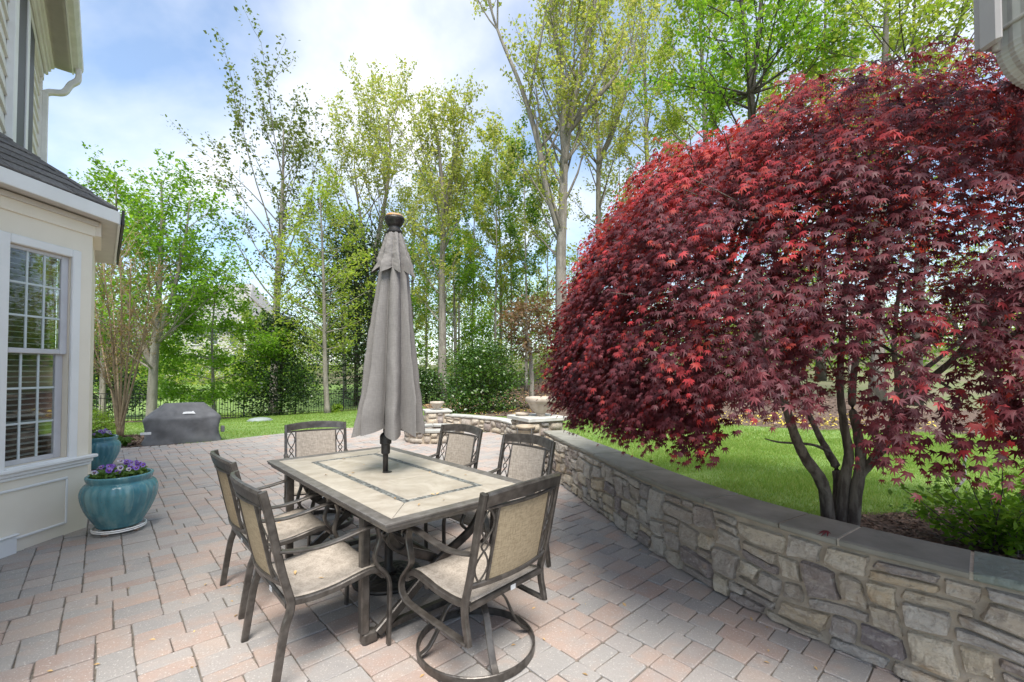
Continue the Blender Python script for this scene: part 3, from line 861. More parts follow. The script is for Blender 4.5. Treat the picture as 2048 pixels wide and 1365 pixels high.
def bowl(name, label, c, prof, mat, group=None, k=36):
    t = thing(name, label, 'planter', c, group=group)
    b = MB(); b.lathe(prof, k=k); b.build('bowl', MAT[mat], t, smooth=True)
    r = max(r for r, z in prof if z > prof[-1][1] * .3); zt = max(z for _, z in prof)
    MB().lathe([(.01, zt - .035), (r * .80, zt - .035)], k=24, caps=(True, False)).build('soil', MAT['soil'], t)
    return t
def scaled(prof, sr, sz): return [(r * sr, z * sz) for r, z in prof]
URN = [(.30, 0), (.34, .02), (.34, .08), (.30, .12), (.42, .2), (.60, .36), (.74, .52), (.80, .64), (.84, .70), (.92, .73), (1.0, .80), (1.0, .92), (.96, 1.0), (.88, 1.0), (.84, .9), (.74, .6)]
bowl('planter_bowl', 'small pale stone bowl on the far pillar', (-2.02, 12.0, PZ1), scaled(URN, .19, .215), 'bowlstone', 'stone bowls on the pillars')
bowl('planter_bowl', 'wide tan stone bowl on the near pillar at the maple edge', (.46, 7.16, PZ2), scaled(URN, .245, .30), 'bowlstone', 'stone bowls on the pillars')
SAUC = [(.7, 0), (.95, .25), (1.0, .8), (.97, 1.0), (.88, .9), (.6, .45)]
t = thing('saucer', 'shallow pale saucer left of the wide bowl on the near pillar', 'saucer', (.165, 7.20, PZ2))
MB().lathe(scaled(SAUC, .115, .045)).build('dish', MAT['bowlstone'], t, smooth=True)

# pot in a wire stand
ps = atY(1051, 852, 6.55)
t = thing('pot_stand', 'black wire stand holding the buff pot before the near pillar', 'plant stand', (ps.x, 6.55, 0))
zt = ps.z
for zr, rr_ in ((zt - .045, .142), (zt - .21, .115), (.10, .13)):
    MB().tube([(rr_ * cos(a), rr_ * sin(a), zr) for a in np.linspace(0, 2 * pi, 24, endpoint=False)], .006, 6, closed=True).build('ring', MAT['fence'], t, smooth=True)
for k in range(4):
    a = radians(35 + 90 * k)
    MB().tube([(.15 * cos(a), .15 * sin(a), 0), (.124 * cos(a), .124 * sin(a), zt * .5), (.148 * cos(a), .148 * sin(a), zt - .02)], .007, 6).build('leg', MAT['fence'], t, smooth=True)
t = thing('flower_pot', 'empty buff ceramic pot held in the black wire stand', 'plant pot', (ps.x, 6.55, zt - .205))
MB().lathe([(.085, 0), (.105, .06), (.118, .14), (.125, .16), (.140, .175), (.148, .19), (.148, .205), (.135, .212), (.122, .2), (.11, .12)]).build('pot', MAT['terracotta'], t, smooth=True)
MB().lathe([(.005, .15), (.113, .15)], k=20, caps=(True, False)).build('soil', MAT['soil'], t)

# fire pit
FP = Vector((-1.70, 9.72, 0)); FR, FRI, FH = .60, .36, .235
t = thing('fire_pit', 'round stone fire pit ring behind the right hand chairs', 'fire pit', FP)
circ = [FP + Vector((FR * cos(a), FR * sin(a), 0)) for a in np.linspace(0, 2 * pi, 49)]
fr = Run(circ)
pl = lambda s, z, d: ((lambda p: (p.x, p.y, z))(fr.at(s) + fr.n(s) * d))
MB().lathe([(FRI, -.05), (FR, -.05), (FR, FH), (FRI, FH), (FRI, -.04)], k=48, caps=(False, False)).build('mortar_core', MAT['mortar'], t)
for cell in pack(fr.L, FH, .075, .062, rw): stone_mesh(t, pl, *cell, rw, FP, nu=4, nv=4)
inner = Run([FP + Vector((FRI * cos(-a), FRI * sin(-a), 0)) for a in np.linspace(0, 2 * pi, 41)])
pli = lambda s, z, d: ((lambda p: (p.x, p.y, z))(inner.at(s) + inner.n(s) * d * .6))
for cell in pack(inner.L, FH, .09, .075, rw): stone_mesh(t, pli, *cell, rw, FP, nu=4, nv=4)
for k in range(7):
    a0, a1 = 2 * pi * k / 7 + .012, 2 * pi * (k + 1) / 7 - .012
    b = MB(); vs = []
    m = 8
    for i in range(m + 1):
        a = a0 + (a1 - a0) * i / m
        for (r, z) in ((FRI - .03, FH + .002), (FR + .05, FH + .002), (FR + .055, FH + .04), (FRI - .035, FH + .04)): vs.append((r * cos(a), r * sin(a), z))
    b.add(vs, [(i * 4 + q, i * 4 + 4 + q, i * 4 + 4 + (q + 1) % 4, i * 4 + (q + 1) % 4) for i in range(m) for q in range(4)] + [(0, 1, 2, 3), tuple(m * 4 + q for q in (3, 2, 1, 0))])
    b.build('cap_stone', MAT['bluestone_pale'], t)
MB().lathe([(.01, .03), (FRI, .03)], k=24, caps=(True, False)).build('ash_bed', MAT['soil'], t)

# ------------------------------------------------------------------ the house on the left
P1 = G(173, 1054, 0); P0 = G(37, 1102, 0)
fd = (P1 - P0); fd.z = 0; fd.normalize()                      # along the bay's flank, away from the camera
fn = Vector((fd.y, -fd.x, 0))                                 # out of the flank
m_ax = -A_AX                                                  # along the main wall, away from the camera
mn = N_AX
def flank(px):                                               # distance along the flank (0 at the corner P1, negative nearer) seen at column px
    u = (px - 1024) / FPX
    # P1 + fd*s : x = u*y
    return (u * P1.y - P1.x) / (fd.x - u * fd.y)
def fz(px, py):
    s = flank(px); y = P1.y + fd.y * s
    return atY(px, py, y).z
def FP_(s, z, d=0): return P1 + fd * s + fn * d + Vector((0, 0, z))
house = thing('house', 'cream house with bay window, siding and grey shingled bay roof', 'house', (P1.x, P1.y, 0))
HO = Vector((P1.x, P1.y, 0))
FAX = (fd, fn, Vector((0, 0, 1)))
def fbox(name, mat, s0, s1, z0, z1, d0, d1, bev=.004, parent=None):
    b = MB(); b.box(FP_((s0 + s1) / 2, (z0 + z1) / 2, (d0 + d1) / 2), (abs(s1 - s0), abs(d1 - d0), abs(z1 - z0)), FAX, bev)
    return b.build(name, MAT[mat], parent or house, off=HO)
S0 = flank(-60)
sw0, sw1 = flank(9), flank(136)                              # window opening
zb, ztop = fz(120, 917), fz(130, 514)
zhead = 3.02
# flank wall as pieces round the window opening
fbox('wall', 'wall_paint', S0 - .4, sw0, -.05, zhead, -.12, 0, 0)
fbox('wall', 'wall_paint', sw1, 0, -.05, zhead, -.12, 0, 0)
fbox('wall', 'wall_paint', sw0, sw1, -.05, zb, -.12, 0, 0)
fbox('wall', 'wall_paint', sw0, sw1, ztop, zhead, -.12, 0, 0)
# front of the bay, running off along the house, and the return behind it
bl = 2.3
B0 = P1 + Vector((0, 0, 0)); B1 = P1 + m_ax * bl
bm_ = MB(); bm_.box((B0 + B1) / 2 - mn * .06 + Vector((0, 0, 1.485)), (bl, .12, 3.07), (m_ax, mn, Vector((0, 0, 1))), .003)
bm_.build('wall', MAT['wall_paint'], house, off=HO)
# mouldings
zl = fz(168, 915)
fbox('sill_ledge', 'trim', S0 - .3, .045, zl - .012, zl + .018, .002, .062, .006)
fbox('sill_moulding', 'trim', S0 - .3, .025, zl - .05, zl - .013, .001, .036, .008)
fbox('sill_moulding', 'trim', S0 - .3, .018, zl - .078, zl - .051, .001, .022, .006)
p_top, p_r = fz(139, 953), flank(139)
fbox('panel_moulding', 'trim', S0 - .3, p_r, p_top - .022, p_top, .001, .016, .005)
fbox('panel_moulding', 'trim', p_r - .02, p_r, .10, p_top - .023, .001, .016, .005)
fbox('panel_moulding', 'trim', S0 - .3, p_r - .021, .10, .122, .001, .016, .005)
sb = flank(37)
fbox('skirting_block', 'trim', S0 - .3, sb, -.03, fz(30, 1074), .002, .03, .006)
fbox('skirting_block', 'trim', S0 - .3, sb + .012, fz(30, 1074) + .001, fz(30, 1074) + .018, .002, .04, .006)
# window casing
cw = flank(153) - sw1
fbox('casing', 'trim', sw1, sw1 + cw, zb - .06, ztop + .075, .002, .030, .006)
fbox('casing', 'trim', sw0 - .09, sw0, zb - .06, ztop + .075, .002, .030, .006)
fbox('casing', 'trim', sw0 + .001, sw1 - .001, ztop + .001, ztop + .075, .002, .029, .006)
fbox('casing', 'trim', sw0 + .001, sw1 - .001, zb - .06, zb, .002, .034, .006)
# double hung sashes
zm = fz(70, 707)
def sash(z0, z1, d, rows):
    w_ = fbox('window', 'sash', sw0 + .001, sw0 + .028, z0, z1, d - .03, d, .004)
    for (a, b_, c, e) in ((sw1 - .062, sw1 - .001, z0, z1), (sw0 + .029, sw1 - .063, z0, z0 + .042), (sw0 + .029, sw1 - .063, z1 - .032, z1)):
        fbox('sash_rail', 'sash', a, b_, c, e, d - .03, d - .0005, .004, w_)
    ga, gb, gc, ge = sw0 + .028, sw1 - .062, z0 + .042, z1 - .032
    for k in (1, 2):
        x = ga + (gb - ga) * k / 3
        fbox('muntin', 'muntin', x - .009, x + .009, gc, ge, d - .020, d - .006, .003, w_)
    for k in range(1, rows):
        z = gc + (ge - gc) * k / rows
        fbox('muntin', 'muntin', ga, gb, z - .009, z + .009, d - .019, d - .007, .003, w_)
    fbox('pane', 'glass', ga, gb, gc, ge, d - .0165, d - .0125, 0, w_)
    return w_
up = sash(zm, ztop - .001, -.012, 3)
lo = sash(zb + .001, zm + .03, -.048, 3)
# slatted blind and the dim room behind
nsl = int((ztop - zb) / .048)
for k in range(nsl):
    z = zb + .02 + k * .048
    b = MB(); c = FP_((sw0 + sw1) / 2, z, -.105)
    tl = radians(8); ax = (fd, (fn * cos(tl) - Vector((0, 0, 1)) * sin(tl)), (Vector((0, 0, 1)) * cos(tl) + fn * sin(tl)))
    b.box(c, (sw1 - sw0 + .1, .046, .0035), ax); b.build('slat', MAT['slat'], house, off=HO)
rm = MB()
rs0, rs1 = sw0 - 1.4, sw1 + .02
c = FP_((rs0 + rs1) / 2, 1.5, -.9)
rm.box(c, (rs1 - rs0, 1.5, 3.0), FAX)
o = rm.build('room', MAT['room'], house, off=HO)
o.data.polygons.foreach_set('material_index', [0] * 6)
bmx = bmesh.new(); bmx.from_mesh(o.data)
bmx.faces.ensure_lookup_table()
kill = [f for f in bmx.faces if f.normal.dot(fn) > .9]
bmesh.ops.delete(bmx, geom=kill, context='FACES'); bmx.to_mesh(o.data); bmx.free()
# eave of the bay roof
EO = .175
E = Vector((P1.x, P1.y, 0)) + fn * EO + fd * .08
ze = atY(229, 425, E.y).z                                     # top of the fascia
zf = atY(227, 449, E.y).z
def eave_piece(name, mat, d0, d1, z0, z1, s1, bev=.003):
    return fbox(name, mat, S0 - .5, s1, z0, z1, d0, d1, bev)
mit = lambda d: d * .46                                       # mitre at the bay's corner
eave_piece('frieze_board', 'wall_paint', .001, .018, zf - .145, zf + .0, .012)
eave_piece('bed_moulding', 'soffit', .019, .045, zf - .045, zf - .001, .02)
MBs = MB()
zs = zf + .012
MBs.add([FP_(S0 - .5, zs, 0), FP_(0, zs, 0), E + Vector((0, 0, zs)), FP_(S0 - .5, zs, EO)], [(0, 1, 2, 3)])
fE = E + m_ax * bl
MBs.add([Vector((P1.x, P1.y, zs)), P1 + m_ax * bl + Vector((0, 0, zs)), fE + Vector((0, 0, zs)), E + Vector((0, 0, zs))], [(0, 1, 2, 3)])
MBs.build('soffit', MAT['soffit'], house, off=HO)
b = MB()
e0 = FP_(S0 - .5, 0, EO)
def board(a, b_, z0, z1, th, nrm):
    q = MB(); mid = (a + b_) / 2; d = (b_ - a); L = d.length; d.normalize()
    q.box(Vector((mid.x, mid.y, (z0 + z1) / 2)) + nrm * th / 2, (L, th, z1 - z0), (d, nrm, Vector((0, 0, 1))), .003); return q
board(e0, Vector((E.x, E.y, 0)), zf, ze, .02, fn).build('fascia', MAT['trim'], house, off=HO)
board(Vector((E.x, E.y, 0)) + m_ax * .02, Vector((fE.x, fE.y, 0)), zf - .002, ze - .001, .02, mn).build('fascia', MAT['trim'], house, off=HO)
board(Vector((E.x, E.y, 0)) + mn * .028 + m_ax * .0, Vector((fE.x, fE.y, 0)) + mn * .028, zf - .0, ze + .03, .022, mn).build('drip_edge', MAT['drip'], house, off=HO)
# frieze cap at the corner, seen from below
MB().box(Vector((P1.x, P1.y, zf - .07)) + m_ax * .35 + mn * .03, (.7, .06, .13), (m_ax, mn, Vector((0, 0, 1)))).build('corner_bracket', MAT['wall_paint'], house, off=HO)
# shingled slopes of the bay roof; hip from E up to the main wall
hipd = (-(fn + mn)); hipd.normalize()
slope = .74
run_f = fn.dot(-hipd)                                         # run across the flank slope per metre along the hip
def roofpt(s_hip, along):                                     # on the flank slope: s_hip metres up the hip, `along` towards the camera
    rise = s_hip * run_f * slope
    return Vector((E.x, E.y, ze + .012)) + hipd * s_hip + Vector((0, 0, rise)) - fd * along
def roofpt2(s_hip, along):
    rise = s_hip * run_f * slope
    return Vector((E.x, E.y, ze + .012)) + hipd * s_hip + Vector((0, 0, rise)) + m_ax * along
HIPL = 1.12
rf = MB()
rf.add([roofpt(0, 0) - Vector((0, 0, .02)), roofpt(HIPL, 0) - Vector((0, 0, .02)), roofpt(HIPL, 1.6) - Vector((0, 0, .02)), roofpt(0, 1.6) - Vector((0, 0, .02))], [(0, 1, 2, 3)])
rf.add([roofpt2(0, 0) - Vector((0, 0, .02)), roofpt2(0, bl) - Vector((0, 0, .02)), roofpt2(HIPL, bl) - Vector((0, 0, .02)), roofpt2(HIPL, 0) - Vector((0, 0, .02))], [(0, 1, 2, 3)])
roof = rf.build('bay_roof', MAT['shingle'], house, off=HO)
rr = random.Random(3)
exp_ = .155                                                    # shingle courses along the hip
def shingle(p00, p01, p11, p10, th):
    n = (p01 - p00).cross(p10 - p00).normalized()
    if n.z < 0: n = -n
    q = MB(); lo = [p00, p01, p11, p10]; lift = [th, th, .002, .002]
    vs = [p for p in lo] + [p + n * l for p, l in zip(lo, lift)]
    q.add(vs, [(4, 5, 6, 7), (0, 1, 5, 4), (1, 2, 6, 5), (2, 3, 7, 6), (3, 0, 4, 7)]); 
    return q
k = 0; sh = 0.0
while sh < HIPL:
    a = -.0 + (.0 if k % 2 else 0)
    al = 0.0; first = True
    while al < 1.5:
        wd = rr.uniform(.20, .34) if not first else rr.uniform(.12, .3)
        g = .004
        # the course below the hip starts on the hip line itself
        s2 = min(sh + exp_ + .03, HIPL)
        off2 = (s2 - sh) * (hipd.dot(fd))                     # keeps joints perpendicular to the eave
        p00, p10 = roofpt(sh, al + g), roofpt(sh, al + wd)
        p01, p11 = roofpt(s2, max(al + g + off2, 0) if not first else 0), roofpt(s2, al + wd + off2)
        shingle(p00, p10, p11, p01, .013 + rr.uniform(-.002, .004)).build('shingle', MAT['shingle'], roof, off=HO)
        al += wd; first = False
    k += 1; sh += exp_
for k in range(6):                                            # hip caps
    s0_, s1_ = k * .2, k * .2 + .22
    up3 = Vector((0, 0, 1))
    q = MB()
    for sd, fnc in ((1, roofpt), (-1, roofpt2)):
        a0, a1 = fnc(s0_, 0), fnc(min(s1_, HIPL + .05), 0)
        b0, b1 = fnc(s0_, .11), fnc(min(s1_, HIPL + .05), .11)
        li = up3 * .026; l2 = up3 * .012
        q.add([a0 + li, b0 + li * .75, b1 + l2 * .75, a1 + l2, b0, a0], [(0, 1, 2, 3), (0, 5, 4, 1)])
    q.build('hip_shingle', MAT['shingle'], roof, off=HO)
# the upper storey: main wall with lap siding, corner, window with dark shutters, eave
W0 = Vector((-4.12, 3.3, 0)); 
dist = .69
W0 = Vector((P1.x, P1.y, 0)) - mn * dist
def mpt(px):                                                 # distance along the main wall from W0 seen at a column
    u = (px - 1024) / FPX
    return (u * W0.y - W0.x) / (m_ax.x - u * m_ax.y)
tC = mpt(68.5)
def MP(t_, z, d=0): return W0 + m_ax * t_ + mn * d + Vector((0, 0, z))
C0 = MP(tC, 0)
zsof = atY(71, 122, C0.y).z
MAX = (m_ax, mn, Vector((0, 0, 1)))
def mbox(name, mat, t0, t1, z0, z1, d0, d1, bev=.004, parent=None):
    q = MB(); q.box(MP((t0 + t1) / 2, (z0 + z1) / 2, (d0 + d1) / 2), (t1 - t0, abs(d1 - d0), z1 - z0), MAX, bev)
    return q.build(name, MAT[mat], parent or house, off=HO)
mbox('wall', 'siding', -3.6, tC - .02, -.1, zsof, -.2, -.03)
mbox('gable_wall', 'siding', tC - .2, tC - .021, -.1, zsof - .001, -6, -.201)
wt0, wt1 = mpt(1), mpt(48)
z = 2.6; k = 0
while z < zsof - .3:
    for (a, b_) in ((-3.0, wt0), (wt1, tC - .09)):
        if b_ - a < .1: continue
        q = MB(); lo_, hi_ = z, z + .205
        vs = [MP(a, lo_, .0), MP(b_, lo_, .0), MP(b_, hi_, -.024), MP(a, hi_, -.024), MP(a, lo_, -.03), MP(b_, lo_, -.03), MP(b_, hi_, -.03), MP(a, hi_, -.03)]
        q.add(vs, [(0, 1, 2, 3), (4, 5, 1, 0), (1, 5, 6, 2), (4, 0, 3, 7), (3, 2, 6, 7)])
        q.build('siding_plank', MAT['siding'], house, off=HO)
    z += .2
mbox('corner_board', 'siding', tC - .09, tC, -.1, zsof - .3, -.03, .02)
mbox('frieze_board', 'siding', -3, tC + .02, zsof - .30, zsof - .001, -.029, .03)
for k, (dz, dd) in enumerate(((.06, .12), (.12, .085), (.19, .055))):
    mbox('crown_moulding', 'siding', -3, tC + .03 + dd * .3, zsof - dz - .0 + .001, zsof - dz + .058, .031, dd + .02, .012)
OV = .36
mbox('soffit', 'soffit', -3.6, tC + .10, zsof + .001, zsof + .02, .0, OV - .02)
nb = 26
for k in range(nb):                                           # vented soffit boards
    d = .16 + k * (OV - .2) / nb
    mbox('soffit_board', 'soffit', -3, tC + .09, zsof - .006, zsof, d, d + (OV - .2) / nb - .004, 0)
mbox('fascia', 'trim', -3, tC + .10, zsof - .02, zsof + .16, OV - .019, OV, .003)
g = MB()                                                      # eave gutter, ogee section
sec = [(OV + .001, .02), (OV + .06, .02), (OV + .085, .05), (OV + .105, .075), (OV + .115, .11), (OV + .115, .15), (OV + .100, .15), (OV + .10, .115), (OV + .075, .06), (OV + .05, .035), (OV + .012, .035), (OV + .012, .15), (OV + .001, .15)]
vs = [MP(t_, zsof + z_, d_) for t_ in (-3, tC + .12) for (d_, z_) in sec]
n = len(sec)
g.add(vs, [(q, (q + 1) % n, n + (q + 1) % n, n + q) for q in range(n)] + [tuple(range(n)), tuple(n + q for q in reversed(range(n)))])
g.build('gutter', MAT['gutter'], house, off=HO)
ds = crom([MP(tC - .03, zsof + .03, OV + .06), MP(tC - .03, zsof - .14, OV + .055), MP(tC - .03, zsof - .26, OV - .03), MP(tC - .03, zsof - .42, .25), MP(tC - .03, zsof - .50, .07), MP(tC - .03, zsof - .68, .05), MP(tC - .03, zsof - 2, .05), MP(tC - .03, 2.5, .05)], 5)
MB().sweep(ds, rect(.10, .075, .012), side=m_ax).build('downspout', MAT['gutter'], house, smooth=False, off=HO)
# roof over the main wall
q = MB(); q.add([MP(-3.6, zsof + .165, OV + .02), MP(tC + .14, zsof + .165, OV + .02), MP(tC + .14, zsof + 3.4, -5), MP(-3.6, zsof + 3.4, -5)], [(0, 1, 2, 3)])
q.build('roof', MAT['shingle'], house, off=HO)
# tall window: casing, mullion and dark shutters, seen nearly edge on
wz0, wz1 = 2.9, zsof - .34
mbox('shutter', 'shutter', mpt(9), mpt(28), wz0, wz1, -.02, .035, .006)
mbox('shutter', 'shutter', mpt(33), wt1 - .01, wz0, wz1, -.02, .028, .006)
mbox('mullion', 'trim', mpt(28) + .01, mpt(33) - .01, wz0, wz1, -.02, .05, .006)
mbox('casing', 'trim', wt0, mpt(9) - .01, wz0 - .1, wz1, -.02, .045, .006)
q = mbox('window_sill', 'trim', wt0 - .02, mpt(9) + .15, wz0 - .16, wz0 - .101, -.02, .10, .006)

# ------------------------------------------------------------------ the near eave corner and its downspout, top right
t = thing('porch_eave', 'taupe eave corner with pale ribbed downspout elbow overhead', 'eave', atY(2000, 0, 1.3))
EOo = Vector(t.location)
Yd = 1.3
def scr(px, py, Y=Yd): return atY(px, py, Y)
a_ = scr(1990, 94); b_ = scr(2013, 98)
wq = (b_.x - a_.x)
q = MB(); q.box((a_.x + wq * .3, Yd + .02, a_.z + .465), (wq * .6, .06, .9), None, .008); q.build('gutter_lip', MAT['greytrim'], t, off=EOo)
q = MB(); q.tube([Vector((a_.x + wq * .78, Yd + .02, a_.z)), Vector((a_.x + wq * .78, Yd + .02, a_.z + .9))], wq * .30, 14); q.build('gutter_bead', MAT['greytrim'], t, smooth=True, off=EOo)
q = MB(); q.box((b_.x + .22, Yd + .075, a_.z + .5), (.44, .03, .9)); q.build('fascia', MAT['greytrim'], t, off=EOo)
q = MB(); q.box((b_.x + .2, Yd + .3, a_.z + 1.0), (.6, .8, .04)); q.build('soffit', MAT['soffit'], t, off=EOo)
el = scr(2015, 60); x0 = el.x
# rectangular pipe with pleated elbow sweeping down and away to the right
pth = []
cxp = x0 + .054; top = a_.z + .9
pth = [Vector((cxp, Yd, top)), Vector((cxp, Yd, a_.z + .12)), Vector((cxp, Yd, a_.z + .035))]
for k in range(1, 9):
    th = radians(70) * k / 8
    pth.append(Vector((cxp + .10 * (1 - cos(th)), Yd - .0, a_.z + .03 - .10 * sin(th))))
last = pth[-1]; dr = Vector((sin(radians(70)), 0, -cos(radians(70))))
pth.append(last + dr * .25)
fine = []
for a, b2 in zip(pth, pth[1:]):
    fine += [a.lerp(b2, k / 3) for k in range(3)]
fine.append(pth[-1])
scl = [1.0 + (.035 if (i % 2 == 0 and 6 < i < 32) else 0) for i in range(len(fine))]
ribbed = []
Nn = 12
for q_ in range(Nn):                                         # softly fluted rectangular section
    pass
sec = []
for (ax_, ay_, bx_, by_) in ((-.052, -.036, .052, -.036), (.052, -.036, .052, .036), (.052, .036, -.052, .036), (-.052, .036, -.052, -.036)):
    for k in range(6):
        f = k / 6; ox = (0, -1) if ay_ == by_ and ay_ < 0 else (0, 1) if ay_ == by_ else (1, 0) if ax_ > 0 else (-1, 0)
        d = .0022 * (1 if k % 2 else -1)
        sec.append((ax_ + (bx_ - ax_) * f + ox[0] * d, ay_ + (by_ - ay_) * f + ox[1] * d))
MB().sweep(fine, sec, side=(0, 1, 0), scale=scl).build('downspout_elbow', MAT['downspout'], t, off=EOo)
MB().box((cxp, Yd, a_.z + .075), (.085, .118, .012), None, .003).build('elbow_seam', MAT['downspout'], t, off=EOo)

# ------------------------------------------------------------------ blue glazed planters
def planter(label, c, zb_):
    t = thing('glazed_planter', label, 'planter', (c[0], c[1], zb_), group='turquoise glazed planters')
    prof = []
    key = [(.200, 0), (.215, .012), (.222, .03), (.245, .06), (.295, .14), (.335, .23), (.352, .30), (.350, .345), (.332, .385), (.312, .402), (.300, .408), (.298, .42), (.306, .435), (.312, .452), (.314, .466), (.306, .474), (.288, .474), (.278, .46), (.276, .42)]
    P = crom([(r, 0, z) for r, z in key], 3)
    pr = [(p.x * .79, p.z) for p in P]
    def flute(a, r, z):
        k = max(0.0, min(1.0, (z - .05) / .1)) * max(0.0, min(1.0, (.395 - z) / .03))
        return r * (1 + k * .042 * (abs(sin(a * 13)) ** .7 - .6))
    b = MB(); b.lathe(pr, k=120, rad=flute); b.build('pot', MAT['glaze'], t, smooth=True)
    MB().lathe([(.005, .442), (.12, .452), (.222, .44)], k=24, caps=(True, False)).build('soil', MAT['soil'], t, smooth=True)
    return t
PL1 = Vector((G(234, 1062, 0).x, 4.20, 0)); PL2 = Vector((-6.38, 6.86, 0))
PL1.x = (249 - 1024) / FPX * 4.22
planter('near turquoise fluted pot with violet pansies on a wheeled stand', (PL1.x, PL1.y), .062)
planter('farther turquoise fluted pot half hidden by the cream house corner', (PL2.x, PL2.y), .012)
t = thing('plant_caddy', 'white wire plant trolley on casters under the near turquoise pot', 'plant trolley', (PL1.x, PL1.y, 0))
for r_, z_ in ((.195, .056), (.195, .040)):
    MB().tube([(r_ * cos(a), r_ * sin(a), z_) for a in np.linspace(0, 2 * pi, 40, endpoint=False)], .006, 6, closed=True).build('ring', MAT['trim'], t, smooth=True)
for k in range(4):
    a = radians(20 + 45 * k)
    MB().tube([(.19 * cos(a), .19 * sin(a), .05), (-.19 * cos(a), -.19 * sin(a), .05)], .005, 6).build('crossbar', MAT['trim'], t)
for k in range(4):
    a = radians(-88 + 90 * k)
    b = MB(); c = Vector((.155 * cos(a), .155 * sin(a), .022))
    b.tube([c + Vector((-.02, 0, 0)), c + Vector((-.014, 0, 0)), c + Vector((.014, 0, 0)), c + Vector((.02, 0, 0))], [.018, .022, .022, .018], 14)
    b.build('wheel', MAT['rubber'], t, smooth=False)

def pansies(label, c, z, rs, n=22, rad=.20):
    t = thing('pansies', label, 'flowers', (c[0], c[1], z), group='violet pansies in the pots')
    N = 420
    a = rs.uniform(0, 2 * pi, N); r = rad * np.sqrt(rs.uniform(0, 1, N))
    C = np.stack([r * np.cos(a), r * np.sin(a), rs.uniform(.01, .10, N) * (1.15 - r / rad * .6)], 1)
    np_mesh('foliage', leaf_quads(C, .045, .3, .6, rs), 4, MAT['pansy'], t)
    # the flower: five rounded petals, dark face, yellow eye
    def petal(b, ang, L, wd, lift):
        d = Vector((cos(ang), sin(ang), 0)); s = Vector((-d.y, d.x, 0)); ring = []
        for k in range(8):
            f = k / 7
            wdk = wd * sin(pi * min(1, .12 + f * .88)) ** .6
            ring.append((f, wdk))
        vs = [Vector((0, 0, 0))]
        L1 = [d * (L * f) + s * wk + Vector((0, 0, lift + .004 * f)) for f, wk in ring[1:]]
        L2 = [d * (L * f) - s * wk + Vector((0, 0, lift + .004 * f)) for f, wk in reversed(ring[1:])]
        vs = [d * 0.0 + Vector((0, 0, lift))] + L1 + L2
        b.add(vs, [(0, i, i + 1) for i in range(1, len(vs) - 1)])
    fl = []
    for mat in ('petal', 'petal', 'petal_pale'):
        b = MB()
        for ang, L, wd, li in ((50, .024, .013, -.002), (130, .024, .013, -.003), (5, .024, .013, 0), (175, .024, .013, .001), (270, .026, .018, .002)):
            petal(b, radians(ang), L, wd, li)
        b.cur = 1
        for ang, L, wd, li in ((350, .011, .005, .0045), (190, .011, .005, .0045), (270, .014, .009, .005)): petal(b, radians(ang), L, wd, li)
        b.cur = 2
        b.lathe([(.0035, .0065), (.002, .008)], k=8)
        fl.append(b.mesh('flower', [MAT[mat], MAT['petal_dark'], MAT['petal_eye']]))
    toC = Vector((-c[0], -c[1], 0)).normalized()
    for k in range(n):
        a, r = rs.uniform(0, 2 * pi), rad * sqrt(rs.uniform(0, 1)) * .97
        o = link(bpy.data.objects.new('flower', fl[rs.choice(3, p=[.45, .38, .17])]), t)
        p = Vector((r * cos(a), r * sin(a), .055 + rs.uniform(0, .085) * (1.1 - r / rad * .5)))
        face = (toC * .9 + Vector((cos(a), sin(a), 0)) * .55 + Vector((rs.normal() * .3, rs.normal() * .3, .55))).normalized()
        up = Vector((0, 0, 1)); xx = up.cross(face).normalized(); yy = face.cross(xx)
        k_ = rs.uniform(.85, 1.2)
        o.matrix_local = Matrix.Translation(p) @ Matrix((xx, yy, face)).transposed().to_4x4() @ Matrix.Diagonal((k_, k_, k_, 1))
pansies('violet pansies with dark faces filling the near turquoise pot', PL1, .062 + .445, np.random.default_rng(4), 30)
pansies('deep violet pansies in the farther turquoise pot', PL2, .012 + .445, np.random.default_rng(5), 30)

# ------------------------------------------------------------------ covered grill
ga = G(283, 897, -.03); gb = G(443, 884, -.03)
gd = (gb - ga); gw = gd.length; gd.normalize(); gn = Vector((-gd.y, gd.x, 0))
gc = (ga + gb) / 2 + gn * .31
t = thing('covered_grill', 'barbecue grill under a draped charcoal cloth cover', 'grill', (gc.x, gc.y, -.03), atan2(gd.y, gd.x))
GH = atY(370, 807, gc.y).z + .03; GS = atY(287, 842, ga.y).z + .03
hw, hd = gw / 2, .31
rg = random.Random(8)
def cover(u, v):
    """u round the skirt, v from hem (0) to ridge (1)"""
    a = u * 2 * pi
    ca, sa = cos(a), sin(a)
    p = 5.0
    k = (abs(ca) ** p + abs(sa) ** p) ** (-1 / p)
    x, y = ca * k, sa * k                                    # unit rounded square
    if v < .62:
        f = v / .62; z = GS * f
        pin = 1 - .035 * sin(pi * f)
        wob = .030 * sin(7 * a + 2 * f) * (1 - f) + .020 * sin(13 * a + 1 + 2 * f) * (1 - .7 * f) + .012 * sin(5 * a + 9 * f) + .012 * sin(9 * a - 6 * f)
        side = max(0, abs(x) - .9) * 10
        return Vector((x * hw * (pin + wob) * (1 - .03 * sin(pi * f) * side), y * hd * (pin + wob * 1.6), z))
    f = (v - .62) / .38
    z = GS + (GH - GS) * (f ** .85)
    rx = hw * (1 - .47 * f) ; ry = hd * (1 - .50 * f)
    xs = x * rx * (1 - .0 * f); 
    sag = -.035 * sin(pi * f) * (1 + .8 * sin(4 * a + .6)) - .03 * sin(pi * f) * math.exp(-((x + .25) / .12) ** 2) * (y < 0)
    if f > .999: pass
    return Vector((xs + .02 * f * hw, y * ry + .09 * f, z + sag))
q = MB()
NU, NV = 96, 30
vs = []
